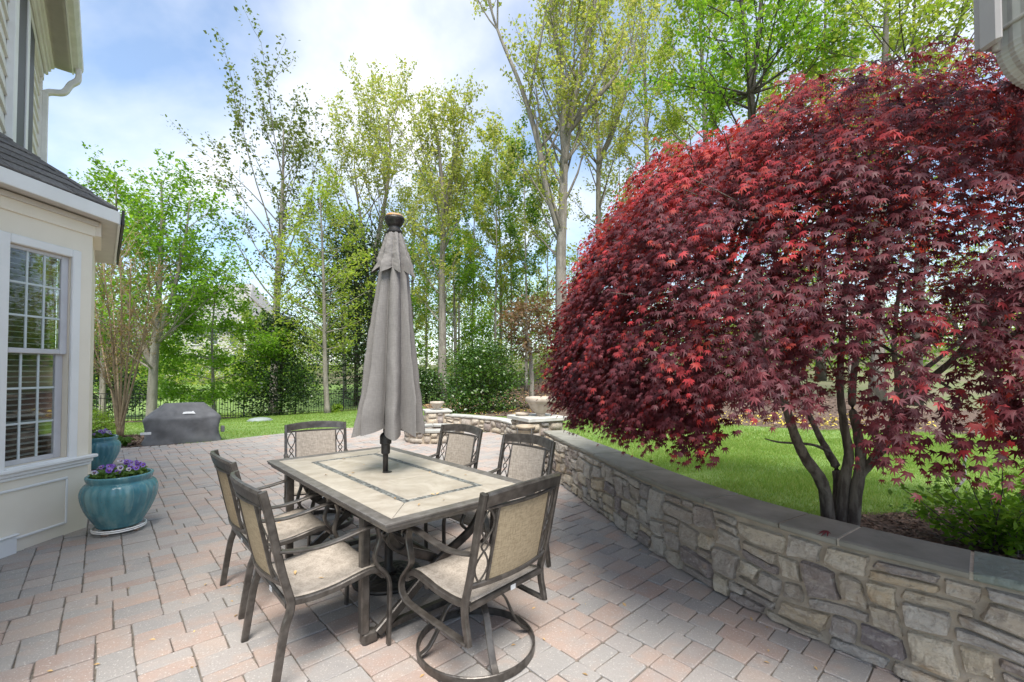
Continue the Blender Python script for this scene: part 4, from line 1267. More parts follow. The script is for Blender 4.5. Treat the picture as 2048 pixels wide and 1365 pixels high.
for j in range(NV + 1):
    for i in range(NU): vs.append(cover(i / NU, j / NV))
fs = [(j * NU + i, j * NU + (i + 1) % NU, (j + 1) * NU + (i + 1) % NU, (j + 1) * NU + i) for j in range(NV) for i in range(NU)]
vs.append(Vector((.02 * hw, .09, GH + .012))); fs += [(NV * NU + i, NV * NU + (i + 1) % NU, len(vs) - 1) for i in range(NU)]
q.add(vs, fs); q.build('cover', MAT['cover'], t, smooth=True)
MB().box((hw + .03, -.12, GS * .48), (.07, .12, .13), None, .01).build('side_burner_knob', MAT['cover'], t)
q = MB(); q.box((-hw + .06, -hd - .012, GS * .52), (.17, .012, .05), None, .004); q.build('strap', MAT['logo'], t)
# the printed mark on the cover: a short slanted word
xm, zq = .07 * hw, None
lg = MB()
oln = [(-.105, -.030), (-.02, -.026), (.055, -.026), (.115, -.036), (.10, .0), (.075, .04), (.05, .022), (.0, .026), (-.06, .026), (-.095, .016)]
lg.add([(x_, -.002, z_) for x_, z_ in oln] + [(x_, .003, z_) for x_, z_ in oln], [tuple(range(10))] + [(i, 10 + i, 10 + (i + 1) % 10, (i + 1) % 10) for i in range(10)])
lo_ = lg.build('logo', MAT['logo'], t)
fpt = cover(.75, .62 + .38 * .45)
lo_.location = (xm + .04, fpt.y - .012, fpt.z + .01); lo_.rotation_euler = (radians(-40), 0, 0)

# ------------------------------------------------------------------ the black fence round the garden
fpts = [Vector((x, y, 0)) for x, y in FENCE_PTS]
frun = Run(fpts)
t = thing('metal_fence', 'black metal picket fence along the far edge of the lawn', 'fence', (-8.4, 24.2, 0))
FO = Vector((-8.4, 24.2, 0))
FHt = 1.16
pk = MB(); pk.box((0, 0, FHt / 2 - .02), (.019, .019, FHt - .1)); pkm = pk.mesh('picket', MAT['fence'])
pb = MB(); pb.box((0, 0, FHt / 2 + .0), (.055, .055, FHt + .1)); pb.box((0, 0, FHt + .065), (.075, .075, .03), None, .008); pbm = pb.mesh('post', MAT['fence'])
npan = max(1, round(frun.L / 2.25)); Lp = frun.L / npan
ang = lambda s: atan2(frun.n(s).x * -1, frun.n(s).y)
for k in range(npan + 1):
    p = frun.at(k * Lp); z = terr1(p.x, p.y)
    o = link(bpy.data.objects.new('post', pbm), t); o.location = p - FO + Vector((0, 0, z)); o.rotation_euler.z = ang(k * Lp)
    if k == npan: break
    p2 = frun.at((k + 1) * Lp); z2 = terr1(p2.x, p2.y)
    for h in (FHt - .02, FHt - .20, .12):
        a, b2 = Vector((p.x, p.y, z + h)), Vector((p2.x, p2.y, z2 + h))
        MB().sweep([a, b2], rect(.022, .028, .003)).build('rail', MAT['fence'], t, off=FO)
    m = 19
    for q in range(1, m):
        f = q / m; pp = p.lerp(p2, f)
        o = link(bpy.data.objects.new('picket', pkm), t); o.location = pp - FO + Vector((0, 0, z + (z2 - z) * f)); o.rotation_euler.z = ang((k + f) * Lp)

# ------------------------------------------------------------------ the table; local x along A_AX, y along N_AX
TC = Vector((-.915, 3.275, 0))
TL, TW = 2.08, 1.08
def table():
    t = thing('patio_table', 'long rectangular patio table with cream stone tiles and dark mosaic band', 'table', TC, atan2(A_AX.y, A_AX.x))
    # local y then is +90 degrees from local x: that is N_AX here
    hx, hy = TL / 2, TW / 2; bw = .072
    def rim(name, a, b_):
        """one mitred side of the rim: profile swept between two corners"""
        q = MB()
        prof = [(0, 0.0), (.0, -.008), (.004, -.010), (.008, -.026), (.022, -.034), (.030, -.052), (bw, -.052), (bw, -.004), (bw - .004, 0), (.005, .002)]
        a, b_ = Vector(a), Vector(b_); d = (b_ - a).normalized(); n = Vector((-d.y, d.x, 0))   # inwards
        vs = [a + n * i + d * i + Vector((0, 0, TABLE_Z + z)) for i, z in prof] + [b_ + n * i - d * i + Vector((0, 0, TABLE_Z + z)) for i, z in prof]
        m = len(prof)
        q.add(vs, [(k, (k + 1) % m, m + (k + 1) % m, m + k) for k in range(m)] + [tuple(range(m)), tuple(m + k for k in reversed(range(m)))])
        q.build(name, MAT['slate_frame'], t)
    cs = [(-hx, -hy, 0), (hx, -hy, 0), (hx, hy, 0), (-hx, hy, 0)]
    for k in range(4): rim('rim', cs[k], cs[(k + 1) % 4])
    z1 = TABLE_Z - .003
    def plate(name, pts, mat, z=z1, th=.012, gap=.0018):
        c = sum((Vector((x, y, 0)) for x, y in pts), Vector()) / len(pts)
        P = [Vector((x, y, 0)) for x, y in pts]; P = [p + (c - p).normalized() * gap for p in P]
        e = [p + (c - p).normalized() * .003 for p in P]
        q = MB(); n = len(P)
        vs = [p + Vector((0, 0, z - th)) for p in P] + [p + Vector((0, 0, z - .0015)) for p in P] + [p + Vector((0, 0, z)) for p in e]
        fs = [(k, (k + 1) % n, n + (k + 1) % n, n + k) for k in range(n)] + [(n + k, n + (k + 1) % n, 2 * n + (k + 1) % n, 2 * n + k) for k in range(n)] + [tuple(range(2 * n, 3 * n))]
        q.add(vs, fs); q.build(name, MAT[mat], t)
    q = MB(); q.box((0, 0, TABLE_Z - .022), (TL - .12, TW - .12, .012)); q.build('tile_bed', MAT['slate_frame'], t)
    ix, iy = hx - bw, hy - bw
    bx, by = .765, .285; bi = .045                             # the mosaic band: outer half sizes and width
    # outer ring: mitred corners
    for sx in (-1, 1):
        plate('tile', [(sx * ix, -iy), (sx * ix, iy), (sx * bx, by), (sx * bx, -by)][::sx], 'tile')
    for sy in (-1, 1):
        xs = [-1, -.34, .34, 1]
        for a, b_ in zip(xs, xs[1:]):
            fa = lambda f: (f * ix, sy * iy)
            fb = lambda f: (f * bx, sy * by)
            xa = lambda f: (f * bx, sy * iy) if abs(f) < 1 else fa(f)
            plate('tile', [xa(a), xa(b_), fb(b_), fb(a)][::-sy], 'tile')
    cxs = [-bx + bi, -.25, .25, bx - bi]
    for a, b_ in zip(cxs, cxs[1:]): plate('tile', [(a, -by + bi), (b_, -by + bi), (b_, by - bi), (a, by - bi)], 'tile')
    # mosaic band of small slate chips
    r = random.Random(2); q = MB()
    def chip(x0, x1, y0, y1):
        j = lambda: r.uniform(-.0016, .0016); g = .0012
        P = [(x0 + g + j(), y0 + g + j()), (x1 - g + j(), y0 + g + j()), (x1 - g + j(), y1 - g + j()), (x0 + g + j(), y1 - g + j())]
        z = z1 + r.uniform(-.0015, .0008)
        q.add([Vector((x, y, z - .006)) for x, y in P] + [Vector((x, y, z)) for x, y in P], [(4, 5, 6, 7), (0, 1, 5, 4), (1, 2, 6, 5), (2, 3, 7, 6), (3, 0, 4, 7)])
    for sy in (-1, 1):
        for row in range(3):
            x = -bx + r.uniform(0, .01)
            while x < bx - .008:
                w_ = min(r.uniform(.014, .034), bx - x); y0 = sy * (by - bi / 2) - bi / 2 + row * bi / 3
                chip(x, x + w_, y0, y0 + bi / 3); x += w_
    for sx in (-1, 1):
        for row in range(3):
            y = -by + bi
            while y < by - bi - .006:
                w_ = min(r.uniform(.014, .034), by - bi - y); x0 = sx * (bx - bi / 2) - bi / 2 + row * bi / 3
                chip(x0, x0 + bi / 3, y, y + w_); y += w_
    tag(q.build('mosaic_band', MAT['mosaic'], t), kind='stuff')
    MB().lathe([(.026, z1), (.034, z1 + .001), (.034, z1 + .004), (.026, z1 + .006)], k=20, caps=(False, True)).build('umbrella_collar', MAT['dark_iron'], t)
    # two trestle ends of crossed curved legs, feet and a stretcher
    for sx in (-1, 1):
        x = sx * .66
        for sy in (-1, 1):
            off = sy * .022
            pth = crom([(x + off, sy * .36, .705), (x + off, sy * .345, .60), (x + off, sy * .25, .46), (x + off, 0, .33), (x + off, -sy * .24, .16), (x + off, -sy * .40, .045)], 6)
            MB().sweep(pth, rect(.032, .055, .006), side=(1, 0, 0)).build('leg', MAT['frame'], t)
            MB().box((x, sy * .44, .035), (.06, .09, .07), None, .012).build('foot', MAT['frame'], t)
            sc = crom([(x, sy * .16, .70), (x, sy * .30, .62), (x, sy * .33, .52), (x, sy * .26, .45), (x, sy * .19, .50), (x, sy * .21, .56)], 5)
            MB().sweep(sc, rect(.028, .016, .004), side=(1, 0, 0)).build('scroll', MAT['frame'], t)
        MB().box((x, 0, .052), (.045, .80, .035), None, .006).build('foot_bar', MAT['frame'], t)
        MB().box((x, 0, .700), (.05, .84, .03), None, .006).build('cross_rail', MAT['frame'], t)
    MB().box((0, 0, .335), (1.32, .03, .045), None, .006).build('stretcher', MAT['frame'], t)
    for sx in (-1, 1):
        for sy in (-1, 1):
            MB().box((sx * .66, sy * .47, .38), (.05, .05, .64), None, .008).build('leg', MAT['frame'], t)
    return t
table()

# ------------------------------------------------------------------ closed umbrella and its base
UX = Vector((G(771, 943, TABLE_Z).x, G(771, 943, TABLE_Z).y, 0))
t = thing('closed_umbrella', 'tall closed taupe canvas umbrella standing through the table', 'umbrella', UX)
MB().tube([(0, 0, .30), (0, 0, 1.3), (0, 0, 2.52)], .0195, 16).build('pole', MAT['dark_iron'], t, smooth=True)
hz_ = atY(771, 908, UX.y).z; hz2 = atY(771, 866, UX.y).z
MB().lathe([(.026, hz_), (.032, hz_ + .006), (.032, hz_ + .07), (.040, hz_ + .075), (.042, hz_ + .08), (.042, hz2 - .025), (.038, hz2 - .012), (.026, hz2)], k=24).build('tilt_hub', MAT['dark_iron'], t, smooth=False)
zt_ = atY(789, 427, UX.y).z; zc = atY(789, 466, UX.y).z
UT = Vector((atY(789, 440, UX.y).x - UX.x, 0, 0))              # the closed canopy leans a little at its top
cap = MB(); cap.lathe([(.052, zc - .01), (.058, zc), (.058, zc + .012), (.044, zc + .022), (.042, zc + .04), (.055, zc + .055), (.070, zc + .085), (.075, zc + .10), (.072, zc + .112), (.06, zc + .118)], c=UT, k=36)
cap.build('solar_cap', MAT['dark_iron'], t, smooth=False)
MB().lathe([(.068, zc + .114), (.064, zc + .124), (.06, zc + .131), (.01, zc + .133)], c=UT, k=36).build('cap_disc', MAT['cap_orange'], t, smooth=True)
zh = atY(783, 862, UX.y).z; zv = atY(783, 535, UX.y).z
ru = random.Random(6)
def cloth(z0, z1, r0, r1, nf, seed, zig, depth0, depth1, xs=1.0, lean=UT):
    """folded cloth: nf pleats, deeper towards the hem; the hem hangs in points"""
    rs = random.Random(seed)
    ph = [rs.uniform(-.25, .25) for _ in range(nf)]; amp = [rs.uniform(.7, 1.3) for _ in range(nf)]; hemz = [rs.uniform(-1, 1) for _ in range(nf)]
    NU, NV = nf * 16, 40
    b = MB(); vs = []
    for j in range(NV + 1):
        f = j / NV                                           # 0 top .. 1 hem
        for i in range(NU):
            k = i // 16; g = (i % 16) / 16
            a0 = 2 * pi * (k + ph[k]) / nf; a1 = 2 * pi * (k + 1 + ph[(k + 1) % nf]) / nf
            a = a0 + (a1 - a0) * g
            am = amp[k] * (1 - g) + amp[(k + 1) % nf] * g
            fold = abs(sin(pi * g)) ** .8                        # 0 at a fold valley, 1 at its outer edge
            skew = .30 * sin(2 * pi * g + rs_skew[k % 8]) * f
            R = r0 + (r1 - r0) * (f ** .85)
            D = (depth0 + (depth1 - depth0) * f) * am
            R2 = R * (1 - D) + R * D * 1.55 * fold + .006 * sin(14 * f + 3 * k) * f * sin(pi * g)
            R2 += .010 * mnoise.noise(Vector((cos(a) * 3, sin(a) * 3 + seed, z0 * 2 + f * 9))) * f + .005 * mnoise.noise(Vector((cos(a) * 9, sin(a) * 9 + seed, f * 22)))
            R2 *= 1 + .05 * sin(3.1 * f * pi + k) * fold * f
            z = z0 + (z1 - z0) * f - (zig * (fold - .5) + .35 * zig * hemz[k]) * f ** 6
            ln = lean * (1 - .5 * f * (z0 - z1) / 1.7)
            vs.append(Vector((R2 * cos(a + skew * .35) * xs, R2 * sin(a + skew * .35), z)) + ln)
    fs = [(j * NU + i, (j + 1) * NU + i, (j + 1) * NU + (i + 1) % NU, j * NU + (i + 1) % NU) for j in range(NV) for i in range(NU)]
    b.add(vs, fs); return b
rs_skew = [ru.uniform(-1, 1) * 2 for _ in range(8)]
cloth(zv + .05, zh, .080, .190, 8, 3, .055, .28, .62).build('canopy', MAT['canvas'], t, smooth=True)
cloth(zc, zv - .03, .048, .128, 8, 4, .06, .12, .40).build('vent_canopy', MAT['canvas'], t, smooth=True)
for k in range(8):
    a = 2 * pi * k / 8 + .2
    MB().tube([(.045 * cos(a), .045 * sin(a), zh + .9), (.10 * cos(a), .10 * sin(a), zh + .06)], .006, 5).build('rib', MAT['dark_iron'], t)

t = thing('umbrella_base', 'round dark cast iron umbrella base under the table', 'umbrella base', (G(777, 1152, .02).x, G(777, 1152, .02).y, 0))
b = MB(); NR, NA = 26, 96; vs = []
for i in range(NR + 1):
    r = .245 * i / NR
    for k in range(NA):
        a = 2 * pi * k / NA
        h = .060 - .035 * (r / .245) ** 1.6
        if .05 < r < .215: h += .009 * sin(a * 8 + 30 * r) * sin(r * 62 + 2 * sin(4 * a)) 
        if r > .225: h = .026 + .006 * (r < .24)
        vs.append((r * cos(a), r * sin(a), h))
fs = [(i * NA + k, (i + 1) * NA + k, (i + 1) * NA + (k + 1) % NA, i * NA + (k + 1) % NA) for i in range(NR) for k in range(NA)]
b.add(vs, fs); b.build('relief_disc', MAT['dark_iron'], t, smooth=True)
MB().lathe([(.235, 0), (.252, .004), (.254, .02), (.245, .028), (.22, .026)], k=64, caps=(True, False)).build('base_rim', MAT['dark_iron'], t, smooth=True)
MB().lathe([(.055, .055), (.045, .075), (.030, .10), (.027, .30), (.030, .31), (.027, .33)], k=24).build('stem', MAT['dark_iron'], t, smooth=True)

# ------------------------------------------------------------------ chairs; local y forward, x across
CW = .285
PB = [(-.348, .945), (-.322, .84), (-.292, .70), (-.262, .56), (-.232, .45), (-.220, .40)]
def yb(z): return float(np.interp(z, [p[1] for p in reversed(PB)], [p[0] for p in reversed(PB)]))
def bow(x): return .046 * (1 - (x / CW) ** 2)
def BK(x, z, d=0): return Vector((x, yb(z) - bow(x) + d, z))
SEAT = [(-.225, .402), (-.12, .392), (.0, .398), (.10, .416), (.18, .428), (.235, .420), (.268, .396), (.278, .372)]
def chair(label, swivel=False, arms_group=None):
    t = thing('patio_chair', label, 'chair', group='bronze sling chairs round the table')
    F = MAT['frame']
    for s in (-1, 1):
        x = s * CW
        pts = [(x, y, z) for y, z in PB]
        if swivel: pts += [(x, -.224, .33), (x, -.238, .27), (x, -.246, .225)]
        else: pts += [(x, -.228, .345), (x, -.250, .27), (x, -.290, 0)]
        P = crom(pts, 5)
        b = MB(); b.sweep(P, rect(.026, .036, .005), side=(1, 0, 0)); b.build('back_post' if swivel else 'leg', F, t)
        # arm with a scroll end
        arm = crom([(x, -.275, .655), (x, -.20, .640), (x, -.10, .630), (x, 0, .638), (x, .10, .656), (x, .175, .666), (x, .232, .660), (x, .262, .640), (x, .262, .615), (x, .243, .606), (x, .232, .620), (x, .242, .632)], 5)
        MB().sweep(arm, rect(.042, .013, .004), side=(1, 0, 0)).build('armrest', F, t)
        if swivel:
            fl = crom([(x, .215, .655), (x, .226, .60), (x, .205, .53), (x, .200, .48), (x, .235, .435), (x, .275, .385), (x, .288, .33), (x, .265, .285), (x, .20, .262), (x, .05, .250), (x, -.12, .238), (x, -.242, .232)], 5)
            MB().sweep(fl, rect(.040, .014, .004), side=(1, 0, 0)).build('arm_loop', F, t)
        else:
            fl = crom([(x, .212, .655), (x, .225, .60), (x, .208, .54), (x, .200, .49), (x, .222, .44), (x, .262, .395), (x, .285, .345), (x, .288, .25), (x, .283, 0)], 5)
            MB().sweep(fl, rect(.034, .018, .004), side=(1, 0, 0)).build('leg', F, t)
        sr = crom([(s * (CW - .026), y, z - .008) for y, z in SEAT], 4)
        MB().sweep(sr, rect(.030, .032, .005), side=(1, 0, 0)).build('seat_rail', F, t)
        # lattice strip between post and sling
        xa, xb = s * (CW - .014), s * .198
        mid, am = (xa + xb) / 2, abs(xa - xb) / 2 - .004
        z0, z1 = .505, .868
        for sg in (-1, 1):
            L = []
            for k in range(25):
                f = k / 24
                if f < .43: v = sin(pi * f / .43) * am
                elif f < .57: v = -sin(pi * (f - .43) / .14) * am * .55
                else: v = sin(pi * (f - .57) / .43) * am
                L.append(BK(mid + sg * v, z0 + (z1 - z0) * f, .002))
            MB().sweep(L, rect(.007, .010, .002), side=lambda i: Vector((0, 1, .2))).build('lattice', F, t)
        bar = [BK(s * .193, z) for z in np.linspace(.497, .872, 8)]
        MB().sweep(bar, rect(.012, .018, .003), side=(1, 0, 0)).build('inner_bar', F, t)
    # crest rail
    xs = np.linspace(-CW + .012, CW - .012, 17)
    b = MB(); rows = []
    for x in xs:
        zc_ = .912 + .020 * (1 - (x / CW) ** 2)
        c = BK(x, .905); c.z = zc_
        hh = .034
        rows.append([c + Vector((0, -.010, -hh)), c + Vector((0, .012, -hh)), c + Vector((0, .012 - .012, hh * .6)), c + Vector((0, -.004, hh)), c + Vector((0, -.022, hh)), c + Vector((0, -.026, hh * .6))])
    vs = [v for r_ in rows for v in r_]; n = 6; m = len(rows)
    b.add(vs, [(i * n + q, i * n + (q + 1) % n, i * n + n + (q + 1) % n, i * n + n + q) for i in range(m - 1) for q in range(n)] + [tuple(range(n)), tuple((m - 1) * n + q for q in reversed(range(n)))])
    b.build('crest_rail', F, t)
    for z, nm, th in ((.874, 'top_bar', .016), (.495, 'lower_bar', .026)):
        L = [BK(x, z) for x in np.linspace(-CW + .01, CW - .01, 15)]
        MB().sweep(L, rect(.020, th, .004), side=lambda i: Vector((0, 1, .2))).build(nm, F, t)
    # back sling: front and rear faces differ in colour
    b = MB()
    b.cur = 0
    b.grid(lambda u, v: BK(-.187 + .374 * u, .505 + .362 * v, .005), 14, 10); f0 = len(b.f)
    b.cur = 1
    b.grid(lambda u, v: BK(.187 - .374 * u, .505 + .362 * v, .001), 14, 10)
    b.f[:f0] = [tuple(reversed(f)) for f in b.f[:f0]]; b.f[f0:] = [tuple(reversed(f)) for f in b.f[f0:]]
    b.build('back_sling', [MAT['sling_front'], MAT['sling_back']], t, smooth=True)
    P = crom([(0, y, z) for y, z in SEAT], 4)
    b = MB(); m = len(P) - 1; hw_ = CW - .038
    def seat(u, v):
        p = P[min(int(round(v * m)), m)]; x = (u * 2 - 1) * hw_
        return Vector((x, p.y, p.z + .006 - .020 * (1 - (x / hw_) ** 2) * sin(pi * min(1, v * 1.05))))
    b.grid(seat, 12, m, thick=.004)
    b.build('seat_sling', MAT['sling_front'], t, smooth=True)
    MB().sweep([(-CW + .015, -.226, .385), (CW - .015, -.226, .385)], rect(.026, .03, .004), side=(0, 0, 1)).build('seat_crossbar', F, t)
    MB().sweep([(-CW + .015, .255, .375), (CW - .015, .255, .375)], rect(.022, .022, .004), side=(0, 0, 1)).build('seat_crossbar', F, t)
    MB().box((.03, -.243, .385), (.035, .003, .024)).build('maker_tag', MAT['logo'], t)
    if swivel:
        ring = [(.315 * cos(a), .315 * sin(a), .022) for a in np.linspace(0, 2 * pi, 56, endpoint=False)]
        MB().sweep(ring, rect(.044, .012, .004), closed=True, side=(0, 0, 1)).build('base_ring', F, t, smooth=False)
        for k in range(4):
            a = pi / 4 + k * pi / 2 + .35
            d = Vector((cos(a), sin(a), 0)); sd = Vector((-sin(a), cos(a), 0))
            L = crom([d * .02 + Vector((0, 0, .292)), d * .10 + Vector((0, 0, .286)), d * .165 + Vector((0, 0, .235)), d * .215 + Vector((0, 0, .13)), d * .262 + Vector((0, 0, .055)), d * .308 + Vector((0, 0, .024))], 5)
            MB().sweep(L, rect(.036, .012, .003), side=sd).build('spoke', F, t)
        MB().lathe([(.03, .26), (.042, .285), (.042, .30), (.026, .305), (.026, .345)], k=20).build('swivel_hub', F, t)
        MB().box((0, .0, .352), (.20, .26, .012), None, .003).build('seat_plate', F, t)
        for yy in (-.11, .11): MB().sweep([(-CW + .03, yy, .372), (CW - .03, yy, .372)], rect(.03, .018, .003), side=(0, 1, 0)).build('seat_crossbar', F, t)
    return t
def put(o, p, fwd):
    o.location = (p[0], p[1], 0); fwd = Vector(fwd); o.rotation_euler = (0, 0, atan2(fwd.y, fwd.x) - pi / 2)
def midfoot(l, r, fwd, back):
    """chair origin from the two rear feet seen on the ground"""
    m = (Vector(l) + Vector(r)) / 2; return m + Vector(fwd).normalized() * back
nside = N_AX
chA = chair('bronze sling chair at the near long side, second from the blue pot side near the swivel chair')
chA['label'] = 'nearest armchair on the blue pot side of the table, beside the swivel chair'
put(chA, midfoot((-1.483, 2.50, 0), (-1.10, 2.085, 0), nside, .29), nside)
chB = copy_tree(chA); chB['label'] = 'armchair on the blue pot side of the table, partly behind the nearest armchair'
put(chB, midfoot((-2.016, 3.145, 0), (-1.654, 2.738, 0), nside, .29), nside)
bk = Vector((.73, .684, 0))
chC = copy_tree(chA); chC['label'] = 'armchair in front of the fire pit on the far side of the table'
f = Vector((-.389 * 1, -.423, 0)); put(chC, midfoot((-.712, 4.593, 0), (-.289, 4.204, 0), f, .345), f)
chD = copy_tree(chA); chD['label'] = 'armchair nearest the curved stone wall on the far side of the table'
f = Vector((-.427, -.393, 0)); put(chD, midfoot((-.066, 3.906, 0), (.327, 3.479, 0), f, .345), f)
chS = chair('nearest swivel chair on a round ring base, its tan back towards the viewer', swivel=True)
f = Vector((-.745, .667, 0)); put(chS, (-.195, 2.46, 0), f)
chH = copy_tree(chS); chH['label'] = 'chair at the far head of the table, facing the viewer'
f = Vector((.49, -.872, 0)); put(chH, (Vector((-2.062, 4.695, 0)) + f * .345), f)

# ------------------------------------------------------------------ trees
def limb_path(p, d, L, rs, n=6, up=.25, jit=.06):
    d = Vector(d).normalized(); P = [Vector(p)]; st = L / n
    for k in range(n):
        d = (d + Vector((rs.normal() * jit, rs.normal() * jit, rs.normal() * jit * .6 + up * .18))).normalized()
        P.append(P[-1] + d * st)
    return P
def build_tree(name, label, cat, leaders, r0, leafmat_, N, size, rad, rs, h0=.35, nl=26, elev=42, barkm='bark', group=None, twigs=5, up=.35, prof=None, flat=.2, spread=.16, rtop=.03, k=7):
    """leaders: world polylines, the first from the ground; limbs and twigs grow from them and carry the leaves"""
    base = leaders[0][0]
    t = thing(name, label, cat, base, group=group)
    off = Vector(base)
    b = MB(); cent = []; wts = []
    zt_ = max(l[-1].z for l in leaders); zb_ = base.z
    for li, l in enumerate(leaders):
        P = crom(l, 6)
        ra = r0 if li == 0 else r0 * .62
        rr_ = [max(rtop, ra * (1 - .85 * (i / (len(P) - 1)) ** .9)) for i in range(len(P))]
        if li == 0: rr_[0] *= 1.35
        b.tube(P, rr_, k)
    az = rs.uniform(0, 6.28)
    for q in range(nl):
        l = leaders[int(rs.integers(0, len(leaders)))] if len(leaders) > 1 and q % 3 else leaders[0]
        P = crom(l, 4)
        f = (q + rs.uniform(0, .8)) / nl
        z = zb_ + (zt_ - zb_) * (h0 + (1 - h0) * f * .97)
        i = min(range(len(P)), key=lambda j: abs(P[j].z - z)); p = P[i]
        hf = (z - zb_) / (zt_ - zb_)
        pr = prof(hf) if prof else sin(pi * min(1, .18 + .80 * (hf - h0) / (1 - h0 + 1e-6))) ** .7
        L = rad * pr * rs.uniform(.7, 1.15)
        if L < .25: L = .25
        az += 2.399 + rs.normal() * .35
        e = radians(elev + 18 * f + rs.normal() * 8)
        d = Vector((cos(az) * cos(e), sin(az) * cos(e), sin(e)))
        Ls = L / max(.45, cos(e))
        lp = limb_path(p, d, Ls, rs, 6, up)
        rl = max(.012, r0 * .30 * (1 - .6 * hf) * (L / rad) ** .5)
        b.tube(lp, [rl * (1 - .82 * j / 6) for j in range(7)], 5, cap=False)
        for w_ in range(twigs):
            j = rs.uniform(1.6, 6); ja = int(min(j, 5)); tp = lp[ja].lerp(lp[ja + 1], j - ja)
            td = (lp[ja + 1] - lp[ja]).normalized()
            side = Vector(rs.normal(size=3)); td = (td + side * .55).normalized()
            tl = Ls * rs.uniform(.22, .42)
            tw = limb_path(tp, td, tl, rs, 3, up * .5, .15)
            b.tube(tw, [rl * .34, rl * .26, rl * .18, rl * .1], 3, cap=False)
            cent.append((np.array([v[:] for v in tw]), tl))
        cent.append((np.array([v[:] for v in lp[3:]]), Ls * .5))
    b.build('trunk', MAT[barkm], t, smooth=True, off=off)
    tot = sum(c[1] for c in cent); C = []
    for pts, L in cent:
        n = max(2, int(N * L / tot))
        f = rs.uniform(.15, 1, n) ** .8 * (len(pts) - 1); i = np.minimum(f.astype(int), len(pts) - 2); fr_ = (f - i)[:, None]
        c = pts[i] * (1 - fr_) + pts[i + 1] * fr_
        # leaves stand in small tufts
        nt = max(1, n // 5); tuft = rs.normal(size=(nt, 3)) * spread
        C.append(c[rs.integers(0, n, n)][:n] * .0 + c + tuft[rs.integers(0, nt, n)] + rs.normal(size=(n, 3)) * spread * .45)
    C = np.concatenate(C)
    np_mesh('crown', leaf_quads(C, size, flat, .6, rs), 4, MAT[leafmat_], t, off=off)
    return t
def pathY(Y, pts, dY=0): 
    return [atY(x, y, Y + dY * i) for i, (x, y) in enumerate(pts)]
def grounded(P):
    P[0] = Vector((P[0].x, P[0].y, terr1(P[0].x, P[0].y) - .05)); return P
RS = np.random.default_rng
GW = 'tall spring trees behind the fence'
def T(label, Y, pts, r0, mat, N, size, rad, seed, extra=(), **kw):
    L = [grounded(pathY(Y, pts))] + [pathY(Y, e) for e in extra]
    return build_tree(kw.pop('name', 'deciduous_tree'), label, 'tree', L, r0, mat, N, size, rad, RS(seed), **kw)
T('tall thin tree with dark sparse leaves left of the umbrella against the sky', 24.5, [(546, 800), (552, 640), (557, 520), (563, 430), (566, 340), (567, 262)], .24, 'leaf_dusky', 6800, .17, 3.3, 1, group=GW, h0=.30, nl=30, elev=40, twigs=6,
  prof=lambda h: np.interp(h, [.3, .4, .5, .65, .8, .93, 1], [.8, 1.0, 1.1, 1.05, .85, .6, .3]))
T('tall yellow green tree directly behind the closed umbrella top', 30, [(738, 800), (742, 620), (752, 500), (772, 390), (780, 300), (776, 235)], .26, 'leaf_olive', 15000, .16, 3.9, 2, extra=[[(742, 620), (728, 490), (716, 400), (708, 320)]], group=GW, h0=.34, nl=36, elev=52, twigs=6,
  prof=lambda h: np.interp(h, [.3, .45, .6, .75, .9, 1], [.6, .9, 1.0, .85, .6, .3]))
T('straight grey trunked tree just right of the umbrella, reaching into open sky', 25, [(884, 805), (885, 650), (884, 540), (887, 420), (880, 320), (868, 240)], .27, 'leaf_olive', 9500, .16, 2.7, 3, extra=[[(886, 440), (905, 350), (915, 290), (920, 255)]], group=GW, h0=.28, nl=34, elev=48, twigs=6)
T('largest grey tree forking into spreading leaders left of the red maple', 20, [(1124, 800), (1123, 640), (1122, 520), (1126, 410), (1129, 280), (1124, 150), (1105, 40), (1095, -80)], .33, 'leaf_olive', 13000, .15, 3.0, 4,
  extra=[[(1122, 470), (1095, 380), (1072, 270), (1040, 170), (995, 60), (960, -60)], [(1127, 330), (1142, 230), (1172, 100), (1194, -20), (1205, -100)], [(1128, 270), (1175, 215), (1225, 160), (1262, 90)]], group=GW, h0=.30, nl=52, elev=52, twigs=5, rtop=.05)
T('slim grey tree between the forked tree and the red maple', 26, [(1203, 800), (1200, 560), (1197, 420), (1196, 280), (1186, 120), (1172, -40)], .25, 'leaf_olive', 11000, .16, 3.2, 5, extra=[[(1196, 330), (1235, 240), (1262, 120), (1285, 20)]], group=GW, h0=.28, nl=36, twigs=6, elev=48)
T('second slim tree behind the upper left edge of the red maple', 31, [(1288, 800), (1290, 560), (1294, 400), (1292, 220), (1284, 60), (1275, -50)], .26, 'leaf_olive', 7500, .18, 3.4, 25, group=GW, h0=.28, nl=36, twigs=6)
T('pale trunked tree with lime leaves above the red maple shoulder', 22, [(1418, 700), (1415, 450), (1411, 280), (1404, 120), (1394, -60)], .25, 'leaf_lime', 13000, .16, 3.4, 6, group=GW, h0=.30, nl=38, twigs=6, elev=38)
T('dark trunked tree with dense vivid green leaves above the red maple', 17, [(1512, 700), (1507, 420), (1503, 220), (1492, 90), (1470, -90)], .26, 'leaf_bright', 9500, .15, 3.1, 7, extra=[[(1500, 190), (1512, 110), (1520, 20), (1530, -80)]], group=GW, h0=.36, nl=44, elev=22, twigs=6, barkm='bark_dark', up=.1)
T('tree with reddish grey trunk rising behind the middle of the red maple', 15, [(1752, 700), (1760, 400), (1768, 180), (1773, 20), (1777, -110)], .21, 'leaf_lime', 9000, .13, 3.0, 8, group=GW, h0=.42, nl=34, elev=26, twigs=6, up=.1)
